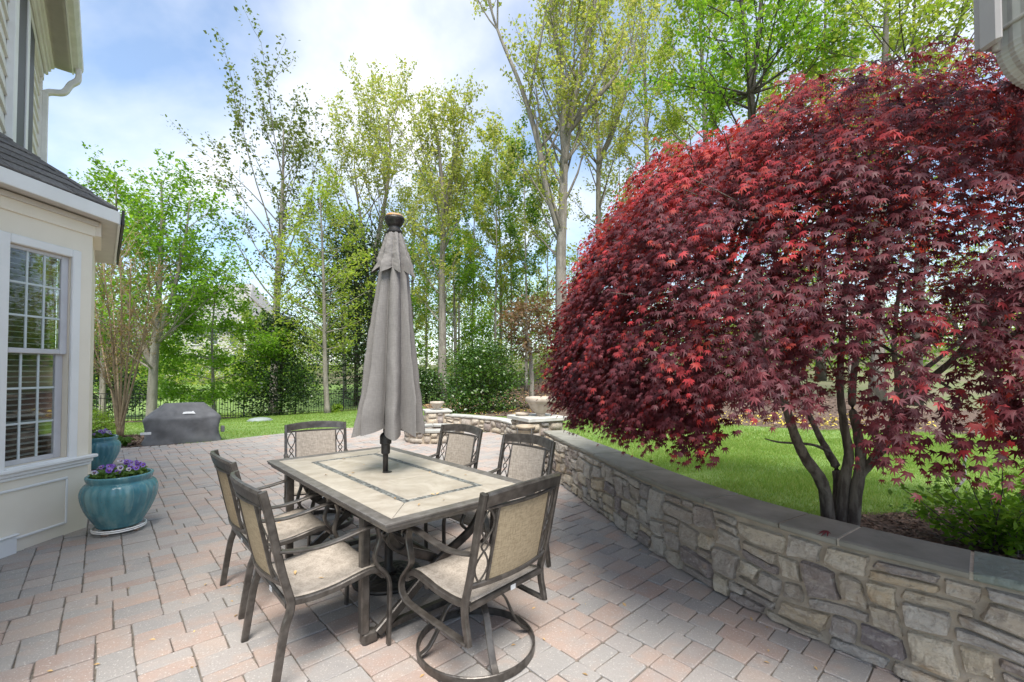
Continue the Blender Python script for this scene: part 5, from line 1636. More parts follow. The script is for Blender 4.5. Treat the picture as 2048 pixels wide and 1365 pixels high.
T('leaning dark tree behind the red maple near the overhead eave', 14, [(1826, 600), (1850, 300), (1884, 150), (1925, 30), (1960, -80)], .16, 'leaf_lime', 6000, .12, 3.0, 9, extra=[[(1846, 330), (1834, 180), (1828, 60), (1834, -80)]], group=GW, h0=.40, nl=32, elev=24, twigs=6, barkm='bark_dark', up=.1)
T('bright green tree filling the gap between dark trunk and reddish trunk', 24, [(1640, 700), (1642, 420), (1648, 240), (1650, 80), (1652, -60)], .22, 'leaf_bright', 6000, .17, 3.8, 10, group=GW, h0=.3, nl=36, elev=28, twigs=6, barkm='bark_dark')
T('full green maple with low branches beside the covered grill', 15.5, [(302, 840), (307, 740), (314, 640), (320, 540), (324, 440), (322, 360)], .17, 'leaf_bright', 15000, .12, 2.9, 11, name='green_maple', h0=.20, nl=50, elev=26, twigs=6, up=.3,
  extra=[[(310, 690), (345, 590), (370, 480), (380, 400)], [(306, 740), (255, 600), (235, 480), (232, 370)]], prof=lambda h: np.interp(h, [.15, .25, .4, .55, .75, 1], [1.0, 1.1, 1.0, .75, .5, .25]))
T('leafy sapling with hanging bright leaves behind the covered grill', 18.5, [(428, 835), (426, 760), (424, 680), (430, 590)], .09, 'leaf_bright', 11000, .13, 2.3, 29, name='sapling', h0=.12, nl=34, elev=12, twigs=6, up=.0)
T('yellow tinged tree peeking from behind the house corner', 20, [(205, 830), (206, 700), (204, 560), (208, 440)], .14, 'leaf_lime', 6500, .14, 2.5, 12, h0=.25, nl=32, twigs=5)
T('thin airy tree standing on the fence mulch between holly and umbrella', 19.5, [(655, 826), (650, 730), (648, 600), (644, 480), (640, 395)], .13, 'leaf_lime', 6000, .12, 2.2, 13, h0=.22, nl=34, elev=20, twigs=5, up=.1)
T('small crooked tree with bronze leaves before the fence at the maple edge', 17.5, [(1064, 800), (1063, 745), (1060, 700), (1054, 660), (1062, 615)], .12, 'leaf_bronze', 3600, .11, 1.25, 14, h0=.45, nl=22, elev=20, twigs=5)
T('leafy green tree low behind the straight grey trunk', 31, [(912, 800), (910, 680), (908, 580), (905, 490)], .14, 'leaf_bright', 9000, .18, 3.6, 15, h0=.12, nl=34, elev=22, twigs=6)
T('yellow flowering tree at the wood edge left of the forked tree', 34, [(1000, 790), (1002, 640), (1000, 500), (996, 340)], .19, 'leaf_lime', 9000, .19, 3.9, 16, h0=.22, nl=38, elev=30, twigs=6)
T('rounded olive tree behind the umbrella shaft on its right', 36, [(822, 800), (824, 640), (826, 500), (828, 400)], .19, 'leaf_olive', 8000, .19, 3.6, 26, h0=.2, nl=36, elev=36, twigs=6)
T('olive tree filling the gap between umbrella and thin tall tree', 33, [(690, 800), (686, 660), (676, 540), (668, 430)], .16, 'leaf_lime', 7000, .19, 3.0, 27, h0=.2, nl=32, elev=36, twigs=6)
T('light green small tree behind the far house gable', 40, [(512, 790), (514, 740), (516, 690), (514, 640)], .15, 'leaf_lime', 5000, .2, 2.9, 28, h0=.15, nl=24, elev=25, twigs=5)
# slender trunks in the wood
rs = RS(40)
SL = [(990, 992, 30, 240, 'slender grey tree just left of the yellow flowering tree stem'), (1022, 1016, 33, 300, 'slender leaning tree between flowering tree and forked tree'),
      (1052, 1046, 29, 270, 'slender tree straight behind the small bronze leaved tree'), (1094, 1092, 36, 300, 'slender tree close on the left of the forked tree'),
      (944, 948, 33, 330, 'slender tree above the middle of the broad holly'), (917, 915, 37, 350, 'slender tree close on the right of the straight grey trunk'),
      (1240, 1236, 34, 100, 'slender tree touching the left outline of the red maple'), (1350, 1346, 30, 80, 'slender tree above the red maple left slope'),
      (852, 850, 40, 330, 'slender tree close beside the umbrella canopy on its right'), (1560, 1556, 26, 40, 'slender tree right of the dark trunk above the maple'),
      (1700, 1704, 22, 30, 'slender tree left of the reddish trunk above the maple')]
for i, (x0, x1, Y, yt, lb) in enumerate(SL):
    T(lb, Y, [(x0, 790), (x0 + 1, 640), ((x0 + x1) / 2 + 2, 500), (x1, yt)], .08 + .04 * rs.random(), ('leaf_olive', 'leaf_lime', 'leaf_mid')[i % 3], 4200, .18, 2.0, 50 + i, name='slender_tree', group='slender trees in the wood', h0=.30, nl=22, elev=42, twigs=4)

# crape myrtle: many smooth stems, a haze of twigs
cb = G(241, 874, -.02)
t = thing('crape_myrtle', 'multi stemmed tan shrub tree with bare reddish twigs beside the grill', 'tree', cb)
b = MB(); rs = RS(31); tips = []
for k, (x1, y1, x2, y2) in enumerate([(205, 700, 185, 560), (222, 660, 205, 500), (243, 640, 240, 480), (258, 670, 262, 500), (284, 690, 300, 560), (232, 700, 222, 540), (270, 720, 318, 600), (212, 760, 176, 640)]):
    dy = rs.uniform(-.5, .5)
    p0 = cb + Vector((rs.uniform(-.07, .07), rs.uniform(-.06, .06), -.03)); p1 = atY(241 + (x1 - 241) * .45, 790, cb.y + dy * .3); p2 = atY(x1, y1, cb.y + dy); p3 = atY(x2, y2 + 20, cb.y + dy * 1.6)
    P = crom([p0, p1, p2, p3], 5)
    b.tube(P, [.032 * (1 - .72 * i / (len(P) - 1)) for i in range(len(P))], 6)
    for q in range(16):
        i = int(rs.integers(7, len(P))); d = (P[i] - P[i - 2]).normalized() + Vector(rs.normal(size=3)) * .35 + Vector((0, 0, .3))
        tw = limb_path(P[i], d, rs.uniform(.4, .95), rs, 4, .3, .12)
        b.tube(tw, [.008, .007, .006, .005, .003], 3, cap=False)
        for w_ in range(4):
            j = int(rs.integers(1, 5)); t2 = limb_path(tw[j], (tw[j] - tw[j - 1]).normalized() + Vector(rs.normal(size=3)) * .45, rs.uniform(.2, .45), rs, 3, .2, .15)
            b.tube(t2, [.005, .0045, .004, .003], 3, cap=False); tips.append(np.array([v[:] for v in t2]))
b.build('trunk', MAT['bark_tan'], t, smooth=True, off=cb)
C = np.concatenate([p[rs.integers(0, len(p), 7)] + rs.normal(size=(7, 3)) * .05 for p in tips])
np_mesh('crown', leaf_quads(C, .05, .2, .5, rs), 4, MAT['leaf_tan'], t, off=cb)

def bush(name, label, c, rx, rz, mat, N, size, seed, shape='cone', cat='shrub', barkm='bark_dark', flat=.3, group=None, lumps=70):
    rs = RS(seed); z0 = terr1(c[0], c[1]) if len(c) < 3 else c[2]
    t = thing(name, label, cat, (c[0], c[1], z0), group=group)
    off = Vector((c[0], c[1], z0))
    # lumps spread through the volume; the leaves sit on the lumps
    L = []
    while len(L) < lumps:
        f = rs.uniform(0, 1)
        R = {'cone': (1 - f) ** .75 * (.55 + .45 * min(1, f * 6)), 'dome': sqrt(max(0, 1 - f * f)) * min(1, .75 + f * 2), 'ball': sqrt(max(0, 1 - (2 * f - 1) ** 2))}[shape]
        a = rs.uniform(0, 6.28); r = rx * R * sqrt(rs.uniform(.25, 1))
        L.append((r * cos(a), r * sin(a), rz * (.03 + .93 * f)))
    L = np.array(L)
    b = MB(); b.tube([(0, 0, -.05), (.02, 0, rz * .4), (0, .02, rz * .85)], [max(.02, rx * .05), max(.015, rx * .035), .01], 7)
    for l in L[::3]: b.tube([(0, 0, l[2] * .55), (l[0] * .5, l[1] * .5, l[2] * .8), tuple(l)], [rx * .018, rx * .012, rx * .006], 4, cap=False)
    b.build('trunk', MAT[barkm], t, smooth=True)
    s = .21 * (rx * rx * rz) ** (1 / 3)
    C = L[rs.integers(0, lumps, N)] + rs.normal(size=(N, 3)) * s * np.array([1, 1, .62])
    C[:, 2] = np.maximum(C[:, 2], .01)
    np_mesh('crown', leaf_quads(C, size, flat, .6, rs), 4, MAT[mat], t)
    return t
bush('holly_shrub', 'dark holly shaped like a cone in front of the fence left of the thin tree', (atY(562, 742, 20.5).x, 20.5), 1.55, 4.6, 'leaf_holly', 15000, .11, 61, 'cone')
bush('holly_shrub', 'broad glossy green holly in front of the fence right of the umbrella', (atY(972, 742, 17.5).x, 17.5), 1.5, 2.6, 'leaf_holly_b', 13000, .10, 62, 'dome')
bush('spruce_tree', 'dark conifer with drooping boughs behind the left side of the umbrella', (atY(712, 742, 28).x, 28), 2.9, 11.2, 'leaf_conifer', 17000, .17, 63, 'cone', 'tree', flat=.5, lumps=120)
bush('yew_shrub', 'low dark evergreen at the fence left of the straight grey trunk', (atY(852, 742, 25.0).x, 25.0), 1.3, 1.9, 'leaf_holly', 6000, .11, 64, 'dome')
bush('evergreen_tree', 'dusky cedar behind the fence behind the crape myrtle', (atY(205, 742, 22).x, 22.0), 2.0, 4.2, 'leaf_holly', 9000, .13, 66, 'cone', 'tree')
bush('boxwood', 'rounded yellow green box bush beyond the farther pot', (-9.75, 10.3), .52, .62, 'leaf_box', 5000, .035, 67, 'dome', lumps=120)
for k, (px_, py_, s_, lb) in enumerate([(250, 893, .20, 'larger clump of green lily leaves beside the grill on the mulch'), (230, 884, .15, 'smaller clump of green leaves beside the crape myrtle foot')]):
    p = G(px_, py_, -.01); rs = RS(70 + k); V = []
    for q in range(60):
        a = rs.uniform(0, 6.28); L = s_ * rs.uniform(.6, 1.2); wd = .018; d = np.array([cos(a), sin(a), 0]); sd = np.array([-sin(a), cos(a), 0])
        p0 = d * .02; p1 = d * L * .45 + np.array([0, 0, L * .75]); p2 = d * L + np.array([0, 0, L * .45])
        V += [p0 - sd * wd * .5, p0 + sd * wd * .5, p1 + sd * wd, p1 - sd * wd, p1 - sd * wd, p1 + sd * wd, p2 + sd * wd * .1, p2 - sd * wd * .1]
    t = thing('lily_clump', lb, 'plant', p, group='green clumps on the mulch')
    np_mesh('leaves', np.array(V), 4, MAT['leaf_mid'], t)
p = atY(673, 826, 20.0); bush('hosta', 'small lime green plant at the foot of the thin tree', (p.x, 20.0), .28, .34, 'leaf_box', 700, .08, 72, 'dome', 'plant', lumps=20)

# lid on the lawn
p = G(520, 842, 0); p = atY(520, 840, 15.5)
t = thing('drain_cover', 'pale domed plastic cover lying on the lawn before the fence', 'drain cover', (p.x, 15.5, terr1(p.x, 15.5)))
MB().lathe([(.36, -.01), (.36, .05), (.33, .08), (.2, .11), (.1, .125), (.01, .127)], k=32).build('dome', MAT['plastic_lid'], t, smooth=True)
MB().lathe([(.37, 0), (.40, .005), (.40, .03), (.37, .035)], k=32).build('rim', MAT['plastic_lid'], t)

# ------------------------------------------------------------------ the neighbour's house, far off
fh = atY(440, 742, 56); fh.z = terr1(fh.x, fh.y)
t = thing('neighbour_house', 'grey gabled house with white corner trim far behind the green maple', 'house', fh, radians(-8))
EH, RH = atY(440, 645, 56).z - fh.z, atY(440, 556, 56).z - fh.z
MB().box((-2.2, 4, EH / 2), (11.4, 8, EH)).build('wall', MAT['housegrey'], t)
q = MB(); xg = (-8.4, 4.0)
q.add([(xg[0], -.6, EH - .1), (xg[1] + .1, -.6, EH - .1), (1.2, 4, RH), (-5.6, 4, RH), (xg[0], 8.6, EH - .1), (xg[1] + .1, 8.6, EH - .1)], [(0, 1, 2, 3), (1, 5, 2), (5, 4, 3, 2), (4, 0, 3)])
q.build('roof', MAT['roofgrey'], t)
MB().box((-2.2, -.62, EH - .2), (12.5, .12, .36)).build('fascia', MAT['trim'], t)
for x in (-7.9, 3.5): MB().box((x, -.03, EH / 2 - .2), (.5, .12, EH - .4)).build('corner_board', MAT['trim'], t)
for x in (-6, -3.4, -.8, 1.9):
    for z in (EH * .28, EH * .72):
        w_ = MB().box((x, -.04, z), (1.25, .14, 1.9)).build('window', MAT['trim'], t)
        MB().box((x, -.12, z), (1.0, .03, 1.65)).build('pane', MAT['farglass'], w_)

# ------------------------------------------------------------------ the far wood: one mass of trunks and spring leaves
def woodland():
    rs = RS(90); t = thing('woodland', 'spring woodland massed far behind the fence', 'wood', (0, 45, 0)); t['kind'] = 'stuff'
    b = MB(); C = {m: [] for m in ('leaf_lime', 'leaf_bright', 'leaf_olive', 'leaf_mid', 'leaf_tan')}
    names = list(C)
    def crown(c, r, h, n, m): 
        k = max(6, n // 26); Lm = rs.normal(size=(k, 3)) * np.array([r, r, h]) * .48
        C[m].append(np.array(c) + Lm[rs.integers(0, k, n)] + rs.normal(size=(n, 3)) * np.array([r, r, h * .8]) * .15)
    # understorey: bushes and saplings in depth
    for k in range(230):
        Y = rs.uniform(30, 62); px_ = rs.uniform(560, 2150) if k % 5 else rs.uniform(180, 700)
        if px_ < 700: Y = rs.uniform(46, 70)
        X = (px_ - 1024) / FPX * Y; z = terr1(X, Y); h = rs.uniform(1.6, 5.6)
        crown((X, Y, z + h * .5), rs.uniform(1.6, 3.2), h, 420, names[rs.choice(5, p=[.32, .3, .14, .19, .05])])
    for k in range(75):
        Y = rs.uniform(31, 48); px_ = rs.uniform(170, 600); X = (px_ - 1024) / FPX * Y; z = terr1(X, Y); h = rs.uniform(1.6, 4.4)
        crown((X, Y, z + h * .5), rs.uniform(1.2, 2.4), h, 330, names[rs.choice(5, p=[.3, .35, .05, .3, .0])])
    for k in range(95):
        Y = rs.uniform(38, 66); px_ = rs.uniform(620, 1150) if k % 3 else rs.uniform(600, 2150); X = (px_ - 1024) / FPX * Y; z = terr1(X, Y)
        crown((X, Y, z + rs.uniform(3.5, 9.5)), rs.uniform(1.6, 3.2), rs.uniform(1.6, 3.0), 250, names[rs.choice(5, p=[.42, .22, .26, .06, .04])])
    # middle storey and tall stems
    for k in range(80):
        Y = rs.uniform(36, 74); px_ = rs.uniform(620, 2200) if k % 6 else rs.uniform(200, 640)
        if px_ < 640: Y = rs.uniform(62, 84)
        X = (px_ - 1024) / FPX * Y; z = terr1(X, Y)
        H = rs.uniform(9, 17) if px_ > 850 else rs.uniform(7, 12)
        if 640 < px_ < 850: H = rs.uniform(7, 13)
        if px_ < 640: H = rs.uniform(5, 8)
        bend = rs.normal(size=2) * .5
        P = [Vector((X, Y, z - .2)), Vector((X + bend[0] * .4, Y, z + H * .45)), Vector((X + bend[0], Y + bend[1], z + H))]
        r = rs.uniform(.07, .16)
        b.tube(crom(P, 4), [r * (1 - .8 * i / 8) for i in range(9)], 6, cap=False)
        for q in range(7):
            f = rs.uniform(.35, .98); p = P[0].lerp(P[2], f)
            a = rs.uniform(0, 6.28); Ll = (1.1 - f) * H * .22 + .6
            lp = limb_path(p, (cos(a), sin(a), .7), Ll, rs, 4, .2)
            b.tube(lp, [r * .3, r * .22, r * .16, r * .1, r * .05], 4, cap=False)
            crown(tuple(lp[-1]), 1.0 + Ll * .3, 1.3 + Ll * .25, 95, names[rs.choice(5, p=[.30, .18, .34, .12, .06])])
    tag(b.build('stems', MAT['bark'], t, smooth=True, off=Vector((0, 45, 0))), kind='stuff')
    for m, L in C.items():
        c = np.concatenate(L); keep = c[:, 2] > -1.5
        tag(np_mesh('foliage', leaf_quads(c[keep], .22, .2, .62, rs), 4, MAT[m], t, off=(0, 45, 0)), kind='stuff')
woodland()

# ------------------------------------------------------------------ the red maple
MC = np.array([2.53, 3.35, 1.45]); MR, MH = 2.23, 1.86
def maple():
    rs = RS(123)
    mb_ = Vector((2.16, 2.97, .22))
    t = thing('red_maple', 'red Japanese maple with a dense dark red dome behind the stone wall', 'tree', mb_)
    off = mb_
    b = MB(); ends = []
    def stem(pts, r0, r1):
        P = crom(pts, 6); n = len(P)
        b.tube(P, [(r0 + (r1 - r0) * i / (n - 1)) * (1 + .05 * sin(i * 1.9)) for i in range(n)], 9)
        return P
    Y0 = 2.97
    A_ = lambda x, y, dy=0: atY(x, y, Y0 + dy)
    stems = [
        [mb_ + Vector((-.05, 0, -.05)), A_(1650, 985, .0), A_(1612, 918, -.05), A_(1590, 872, -.10), A_(1566, 800, -.2), A_(1520, 690, -.3), A_(1450, 560, -.4)],
        [mb_ + Vector((-.01, .03, -.05)), A_(1676, 960, .12), A_(1656, 905, .2), A_(1636, 868, .3), A_(1600, 780, .5), A_(1570, 620, .7)],
        [mb_ + Vector((.0, 0, -.05)), A_(1688, 975, -.02), A_(1698, 910, -.05), A_(1688, 850, -.05), A_(1680, 760, -.1), A_(1690, 600, -.1), A_(1700, 430, 0)],
        [mb_ + Vector((.055, -.01, -.05)), A_(1712, 990, -.06), A_(1722, 930, -.08), A_(1716, 870, -.06), A_(1704, 790, 0), A_(1725, 640, .2), A_(1760, 480, .3)],
        [A_(1718, 950, -.07), A_(1742, 925, -.12), A_(1775, 880, -.25), A_(1792, 815, -.3), A_(1796, 760, -.32), A_(1788, 690, -.3), A_(1800, 560, -.3)],
        [A_(1794, 800, -.3), A_(1840, 770, -.38), A_(1900, 725, -.5), A_(1975, 640, -.6), A_(2060, 560, -.6)],
        [A_(1795, 780, -.3), A_(1850, 738, -.2), A_(1910, 690, -.1), A_(1990, 600, 0)],
        [A_(1660, 905, .15), A_(1625, 890, .1), A_(1560, 885, .0), A_(1530, 878, -.05)],
    ]
    rad0 = [.044, .035, .038, .042, .031, .023, .019, .012]
    SP = []
    for s_, r in zip(stems, rad0): SP.append(stem(s_, r, r * .30))
    pool = [p for P in SP[:7] for p in P[len(P) // 2:]]
    def surf(u, a, k=1.0):
        """point on the dome: u = sine of the elevation"""
        if u >= 0: rr_ = max(0, 1 - u ** 2.4) ** (1 / 2.4); z = MH * u
        else: rr_ = 1 + u * .32; z = u * .9
        lump = 1 + .022 * sin(3 * a + 1.3) + .02 * sin(7 * a + 4 * u) + .018 * sin(13 * a + 9 * u)
        return np.array([MC[0] + MR * rr_ * cos(a) * k * lump, MC[1] + MR * rr_ * sin(a) * k * lump, MC[2] + z * (k if u > 0 else 1) * lump])
    for k in range(90):
        u = rs.uniform(-.1, .95); a = rs.uniform(0, 6.28)
        e = Vector(surf(u, a, .86)); s0 = min(pool, key=lambda p: (p - e).length + rs.uniform(0, .6))
        m = s0.lerp(e, .5) + Vector((0, 0, .12 + .1 * rs.random()))
        P = crom([s0, m, e], 5)
        b.tube(P, [.013 * (1 - .75 * i / (len(P) - 1)) + .002 for i in range(len(P))], 5, cap=False)
        for q in range(3):
            i = int(rs.integers(4, len(P))); d = (e - Vector(MC)).normalized() + Vector(rs.normal(size=3)) * .5
            tw = limb_path(P[i], d, rs.uniform(.25, .5), rs, 4, -.1, .12)
            b.tube(tw, [.005, .004, .0035, .003, .002], 4, cap=False)
    b.build('trunk', MAT['bark_maple'], t, smooth=True, off=off)
    # ---- leaf outlines: seven pointed lobes; template in the plane, hanging a little at the tips
    def template(detail, curl):
        lob = [(0, 1.0), (36, .93), (-36, .93), (74, .74), (-74, .74), (118, .42), (-118, .42)]
        lob.sort(key=lambda q: q[0]); ring = []
        for i, (an, L) in enumerate(lob):
            a = radians(an)
            if detail:
                for f, wd in ((.48, -.115), (1, 0), (.48, .115)):
                    w_ = wd * (.55 + .45 * L)
                    ring.append((sin(a) * L * f + cos(a) * w_ , cos(a) * L * f - sin(a) * w_))
            else: ring.append((sin(a) * L, cos(a) * L))
            if i < len(lob) - 1:
                an2 = radians((an + lob[i + 1][0]) / 2); rn = .33 if detail else .38
                ring.append((sin(an2) * rn, cos(an2) * rn))
        ring.append((0, -.06))
        pts = [(0, .02)] + ring
        V = np.array([(x, y + .10, -curl * (x * x + y * y) - .05 * abs(x) * 0 + .05 * (1 if i == 0 else 0)) for i, (x, y) in enumerate(pts)])
        n = len(ring)
        F = np.array([(0, 1 + (i + 1) % n, 1 + i) for i in range(n)])
        return V, F
    # ---- sprays
    LP, LA, LN, LS, LY = [], [], [], [], []
    nspray = 6900
    cam2 = np.array([0, 0, 1.5])
    cnt = 0
    while cnt < nspray:
        u = rs.uniform(-.30, 1) ; a = rs.uniform(0, 2 * pi)
        p = surf(u, a, 1.0 - .20 * rs.random() ** 1.7)
        wv = .05 * sin(2 * a + 1) + .04 * sin(5 * a)
        p[2] = np.round((p[2] + wv) / .125) * .125 - wv + rs.normal() * .022       # boughs lie in layers
        p[2] -= .16 * np.clip((1024 + FPX * p[0] / max(p[1], .3) - 1600) / 300, 0, 1) * max(u, 0)
        outw = np.array([cos(a) * sqrt(max(0.05, 1 - max(u, 0) ** 2)), sin(a) * sqrt(max(0.05, 1 - max(u, 0) ** 2)), max(u, 0) * .9])
        toc = cam2 - p; toc /= np.linalg.norm(toc)
        if u < -.04 and 1024 + FPX * p[0] / max(p[1], .3) > 1430 and 1024 + FPX * p[0] / max(p[1], .3) < 1740 and a > pi: continue
        if u < -.07 and p[0] > 2.4 and a > pi: continue
        facing = (outw * toc).sum() / np.linalg.norm(outw)
        if facing < -.35 and rs.random() < .72: continue              # the far side needs fewer
        px_ = 1024 + FPX * p[0] / max(p[1], .3)
        zrel = p[2]; py_ = 742 - FPX * (p[2] - 1.5) / max(p[1], .3)
        if 1620 < px_ < 1985 and 680 < py_ < 895 and rs.random() < .76: continue
        if px_ > 1640 and py_ > 905 and facing > 0: continue
        if px_ > 1690 and zrel < 2.35 and facing > -.2 and rs.random() < .30 * min(1, (px_ - 1690) / 150): continue   # the open right-hand side
        cnt += 1
        hd = np.array([cos(a), sin(a), 0]) * (1 if u > .2 else 1) + rs.normal(size=3) * .38; hd[2] = -.10 - .30 * (1 - max(u, 0)) + rs.normal() * .08
        hd /= np.linalg.norm(hd)
        sd = np.cross([0, 0, 1], hd); sd /= np.linalg.norm(sd)
        up = np.cross(hd, sd)
        Ls = rs.uniform(.16, .34); nl = int(rs.integers(11, 19))
        sunlit = (1 if rs.random() < np.clip(.04 + .78 * max(0, (p[2] - 2.3) / 1.0) + .48 * max(0, -(cos(a + .25)) ) * max(0, u + .2), 0, .9) else 0)  # sunlit red painted in towards the crown's top and left, few at random
        if p[2] < 2.1 and rs.random() < .5: sunlit = 0
        for q in range(nl):
            f = (q // 2 + .5) / (nl / 2); s_ = 1 if q % 2 else -1
            base = p + hd * (Ls * (f - .5)) + up * (-.10 * f * f) + rs.normal(size=3) * np.array([.024, .024, .014])
            ax = hd * (.55 + .5 * f) + sd * s_ * (.85 - .4 * f) * rs.uniform(.6, 1.2); ax[2] -= .32 + .30 * rs.random()
            ax /= np.linalg.norm(ax)
            nr = np.array([0, 0, 1.0]) * 1.0 + outw * .30 + rs.normal(size=3) * .22
            LP.append(base); LA.append(ax); LN.append(nr); LS.append(rs.uniform(.024, .040) * (1 - .25 * (f > .85)))
            LY.append(np.clip(sunlit * rs.uniform(.35, 1.0) + (rs.random() < .04) * .6 + .25 * (f > .8) * rs.random() * (sunlit + .4), 0, 1))
    LP, LA, LN, LS, LY = map(np.array, (LP, LA, LN, LS, LY))
    LN = LN - LA * (LN * LA).sum(1, keepdims=True); LN = unit(LN); LX = np.cross(LA, LN)
    dist = np.linalg.norm(LP - cam2, axis=1)
    pxl = 1024 + FPX * LP[:, 0] / np.maximum(LP[:, 1], .2)
    front = (dist < np.linalg.norm(MC - cam2) + .1)
    inview = (pxl < 2060)
    # the largest in the picture: separate leaves
    order = np.argsort(dist + np.where(inview, 0, 9) - .0)
    single = order[:295]
    ism = np.zeros(len(LP), bool); ism[single] = True
    T28 = [template(True, c) for c in (.22, .42, .65)]; T14 = [template(False, c) for c in (.3, .6)]
    me_c = {}
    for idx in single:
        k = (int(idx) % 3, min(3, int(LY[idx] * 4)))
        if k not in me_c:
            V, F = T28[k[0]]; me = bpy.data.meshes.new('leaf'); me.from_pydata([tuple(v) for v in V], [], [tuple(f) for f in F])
            me.materials.append(MAT['maple_leaf']); at = me.attributes.new('sunlit_young', 'FLOAT', 'POINT'); at.data.foreach_set('value', np.full(len(V), k[1] / 3 * .9, dtype=np.float32))
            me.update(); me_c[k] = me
        o = link(bpy.data.objects.new('leaf', me_c[k]), t)
        M = Matrix(((LX[idx][0], LA[idx][0], LN[idx][0]), (LX[idx][1], LA[idx][1], LN[idx][1]), (LX[idx][2], LA[idx][2], LN[idx][2]))).to_4x4()
        s_ = float(LS[idx]) * 1.02
        o.matrix_local = Matrix.Translation(Vector(LP[idx]) - off) @ M @ Matrix.Diagonal((s_, s_, s_, 1))
    VV, FF, YY, nb_ = [], [], [], 0
    front = (dist < 2.0) & inview
    for sel, temps in ((front & ~ism, T28), (~front & ~ism, T14)):
        ids = np.where(sel)[0]
        for k, (V, F) in enumerate(temps):
            g = ids[k::len(temps)]
            P = LP[g][:, None, :] + LS[g][:, None, None] * (V[None, :, 0:1] * LX[g][:, None, :] + V[None, :, 1:2] * LA[g][:, None, :] + V[None, :, 2:3] * LN[g][:, None, :])
            VV.append(P.reshape(-1, 3)); n = len(V)
            FF.append((F[None] + (np.arange(len(g)) * n)[:, None, None] + nb_).reshape(-1, 3)); nb_ += n * len(g)
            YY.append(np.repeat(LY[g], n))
    c = np_mesh_f('crown', np.concatenate(VV), np.concatenate(FF), MAT['maple_leaf'], t, attr=('sunlit_young', np.concatenate(YY)), off=off)
    tag(c, kind='stuff')
    return T28
T28 = maple()
# one fallen leaf on the wall
p = G(1658, 1070, .602)
V, F = T28[2]; me = bpy.data.meshes.new('fallen_leaf'); me.from_pydata([tuple(v * .05) for v in V], [], [tuple(f) for f in F]); me.materials.append(MAT['maple_leaf']); me.update()
o = link(bpy.data.objects.new('fallen_leaf', me)); o.location = p + Vector((0, 0, .018)); o.rotation_euler = (.1, -.15, 1.2)
tag(o, 'curled dark red maple leaf fallen on the wall cap', 'leaf')

# ------------------------------------------------------------------ planting behind the wall
def near_shrub():
    rs = RS(77); c = Vector((3.42, 3.12, .235))
    t = thing('green_shrub', 'leafy green shrub with upright stems behind the wall under the maple', 'shrub', c)
    b = MB(); C = []
    for k in range(34):
        a = rs.uniform(0, 6.28); e = radians(rs.uniform(30, 85)); L = rs.uniform(.3, .78)
        lp = limb_path((rs.normal() * .04, rs.normal() * .04, -.02), (cos(a) * cos(e), sin(a) * cos(e), sin(e)), L, rs, 5, .12, .14)
        b.tube(lp, [.006, .0055, .005, .004, .003, .002], 5, cap=False)
        P = np.array([v[:] for v in lp[1:]]); f = rs.uniform(.05, 1, 46) * 4; i = np.minimum(f.astype(int), 3); fr_ = (f - i)[:, None]
        C.append(P[i] * (1 - fr_) + P[i + 1] * fr_ + rs.normal(size=(46, 3)) * .04)
    b.build('stems', MAT['bark_maple'], t, smooth=True)
    np_mesh('crown', leaf_quads(np.concatenate(C), .06, .35, .5, rs), 4, MAT['leaf_bright'], t)
near_shrub()
pts = [atY(x, y, 3.45) for x, y in ((1912, 1012), (1908, 992), (1918, 972), (1930, 955), (1928, 930), (1934, 905))]
t = thing('white_hose', 'white bent plastic pipe rising beside the green shrub', 'pipe', pts[0])
MB().tube(crom(pts, 5), .009, 8).build('pipe', MAT['white_hose'], t, smooth=True, off=pts[0])
for k, (px_, py_, Y_, lb) in enumerate([(1825, 1008, 3.9, 'small green seedling sprig at the mulch border right of the maple trunk'), (1742, 1050, 2.86, 'low green weed at the maple foot on the right'), (1606, 1022, 3.0, 'low green weed at the maple foot on the left')]):
    p = atY(px_, py_, Y_); rs = RS(200 + k); z = terr1(p.x, p.y)
    t = thing('weed', lb, 'plant', (p.x, p.y, z), group='weeds round the maple foot')
    C = rs.normal(size=(60, 3)) * np.array([.07, .07, .03]) + np.array([0, 0, .06])
    np_mesh('leaves', leaf_quads(C, .035, .4, .6, rs), 4, MAT['leaf_mid'], t)

# ------------------------------------------------------------------ grass, bark chips, fallen bits
def blades(n, xr, yr, h, wd, rs, name, ok):
    x = rs.uniform(*xr, n); y = yr[0] + (yr[1] - yr[0]) * rs.uniform(0, 1, n) ** 1.2
    k = (zone(x, y) == 1) & ok(x, y); x, y = x[k], y[k]; n = len(x)
    z = terr(x, y) - .004
    patch = .75 + .35 * np.sin(x * 2.1 + np.sin(y * 1.7) * 1.4) * np.sin(y * 2.6 + 1)
    H = h * rs.uniform(.6, 1.25, n) * patch.clip(.5, 1.2); a = rs.uniform(0, 6.28, n); ln = rs.normal(size=(n, 2)) * H[:, None] * .45
    d = np.stack([np.cos(a), np.sin(a), np.zeros(n)], 1) * wd[0 if len(wd) == 1 else 0] * (1 + (wd[1] - 1) * ((y - yr[0]) / (yr[1] - yr[0])))[:, None]
    b = np.stack([x, y, z], 1); tip = b + np.stack([ln[:, 0], ln[:, 1], H], 1)
    V = np.stack([b - d, b + d, tip], 1).reshape(-1, 3)
    tag(np_mesh(name, V, 3, MAT['grass']), kind='stuff')
rs = RS(300)
blades(230000, (.6, 9.5), (2.9, 8.2), .055, (.0028, 1.8), rs, 'grass', lambda x, y: (x > wall_x(y) + .25) & (x < y * 1.25))
blades(110000, (-1.5, 14), (8.2, 16), .06, (.006, 2.0), rs, 'grass', lambda x, y: (x < y * 1.25))
blades(150000, (-17, 1), (8.2, 26), .055, (.006, 2.6), rs, 'grass', lambda x, y: (x < -1.0) | (y > 11))
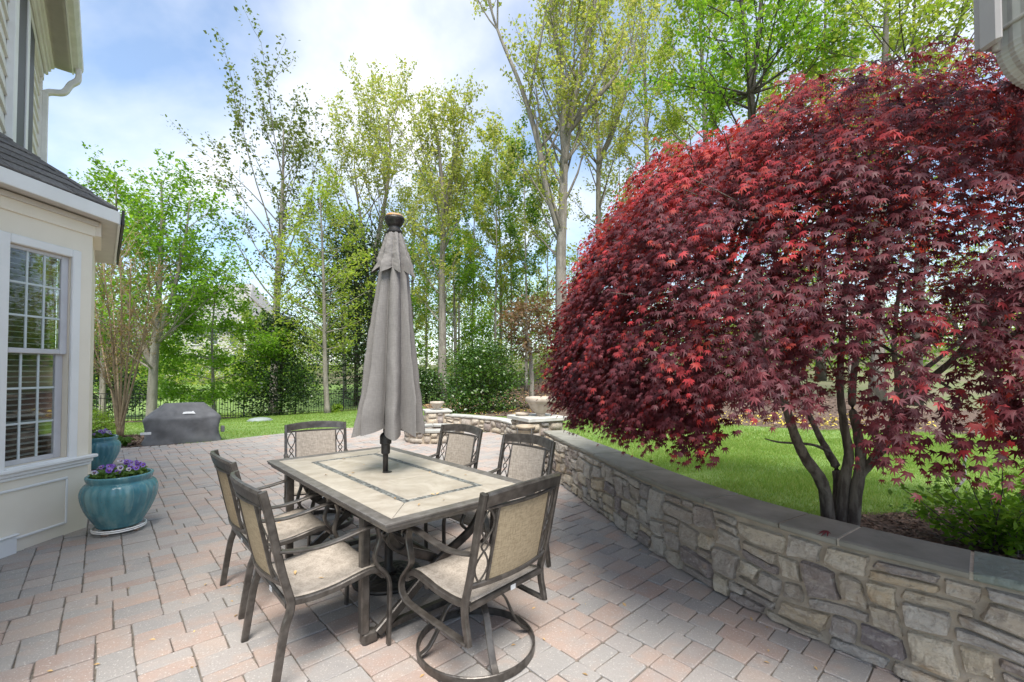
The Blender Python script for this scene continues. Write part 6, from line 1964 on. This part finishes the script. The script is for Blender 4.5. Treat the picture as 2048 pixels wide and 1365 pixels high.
def chips(n, gen, size, mat, name, lift=.004, flat=1.4):
    C = gen(n); C[:, 2] += lift
    tag(np_mesh(name, leaf_quads(C, size, flat, .4, rs), 4, MAT[mat]), kind='stuff')
def on(zc, x, y):
    k = zone(x, y) == zc; x, y = x[k], y[k]; return np.stack([x, y, terr(x, y)], 1)
chips(14000, lambda n: on(2, rs.uniform(1.8, 6, n), rs.uniform(2.0, 4.6, n)), .045, 'mulch_chip', 'bark_chips', .008)
chips(9000, lambda n: on(2, rs.uniform(-11, -6.5, n), rs.uniform(7.5, 11, n)), .06, 'mulch_chip', 'bark_chips', .01)
chips(16000, lambda n: on(2, rs.uniform(-16, 12, n), rs.uniform(9, 30, n)), .12, 'mulch_chip', 'bark_chips', .02)
def petals(cx_, cy_, sx, sy, n):
    x = cx_ + rs.normal(size=n) * sx; y = cy_ + rs.normal(size=n) * sy; return on(2, x, y)
chips(700, lambda n: np.concatenate([petals(-1.1, 17.6, 1.3, 1.2, 350), petals(6.6, 11.2, 1.6, .8, 700)]), .09, 'yellow', 'fallen_petals', .03)
chips(2600, lambda n: on(2, rs.uniform(-6, 3, n), rs.uniform(16, 32, n)), .13, 'litter', 'dry_leaves', .03)
def bits(n):
    out_ = []
    while len(out_) < n:
        y = 1.4 + rs.random() ** 1.6 * 7; x = rs.uniform(-1.1, .9) * y
        if in_poly(x, y, PATIO) and x < wall_x(y) - .1 and not (x < -4.0 and y < 4.5): out_.append((x, y, .002))
    return np.array(out_)
chips(150, bits, .028, 'litter', 'fallen_catkins', .002, 3)
cl = []
for k in range(16):
    x, y = rs.uniform(-.9, .9), rs.uniform(-.42, .42); p = TC + A_AX * x + N_AX * y; cl.append((p.x, p.y, TABLE_Z))
for (o_, n_) in ((chA, 5), (chB, 3)):
    for k in range(n_):
        p = o_.matrix_basis @ Vector((rs.uniform(-.18, .18), rs.uniform(-.15, .15), .392)); cl.append(tuple(p))
tag(np_mesh('table_catkins', leaf_quads(np.array(cl) + np.array([0, 0, .004]), .032, 3, .3, rs), 4, MAT['litter']), kind='stuff')
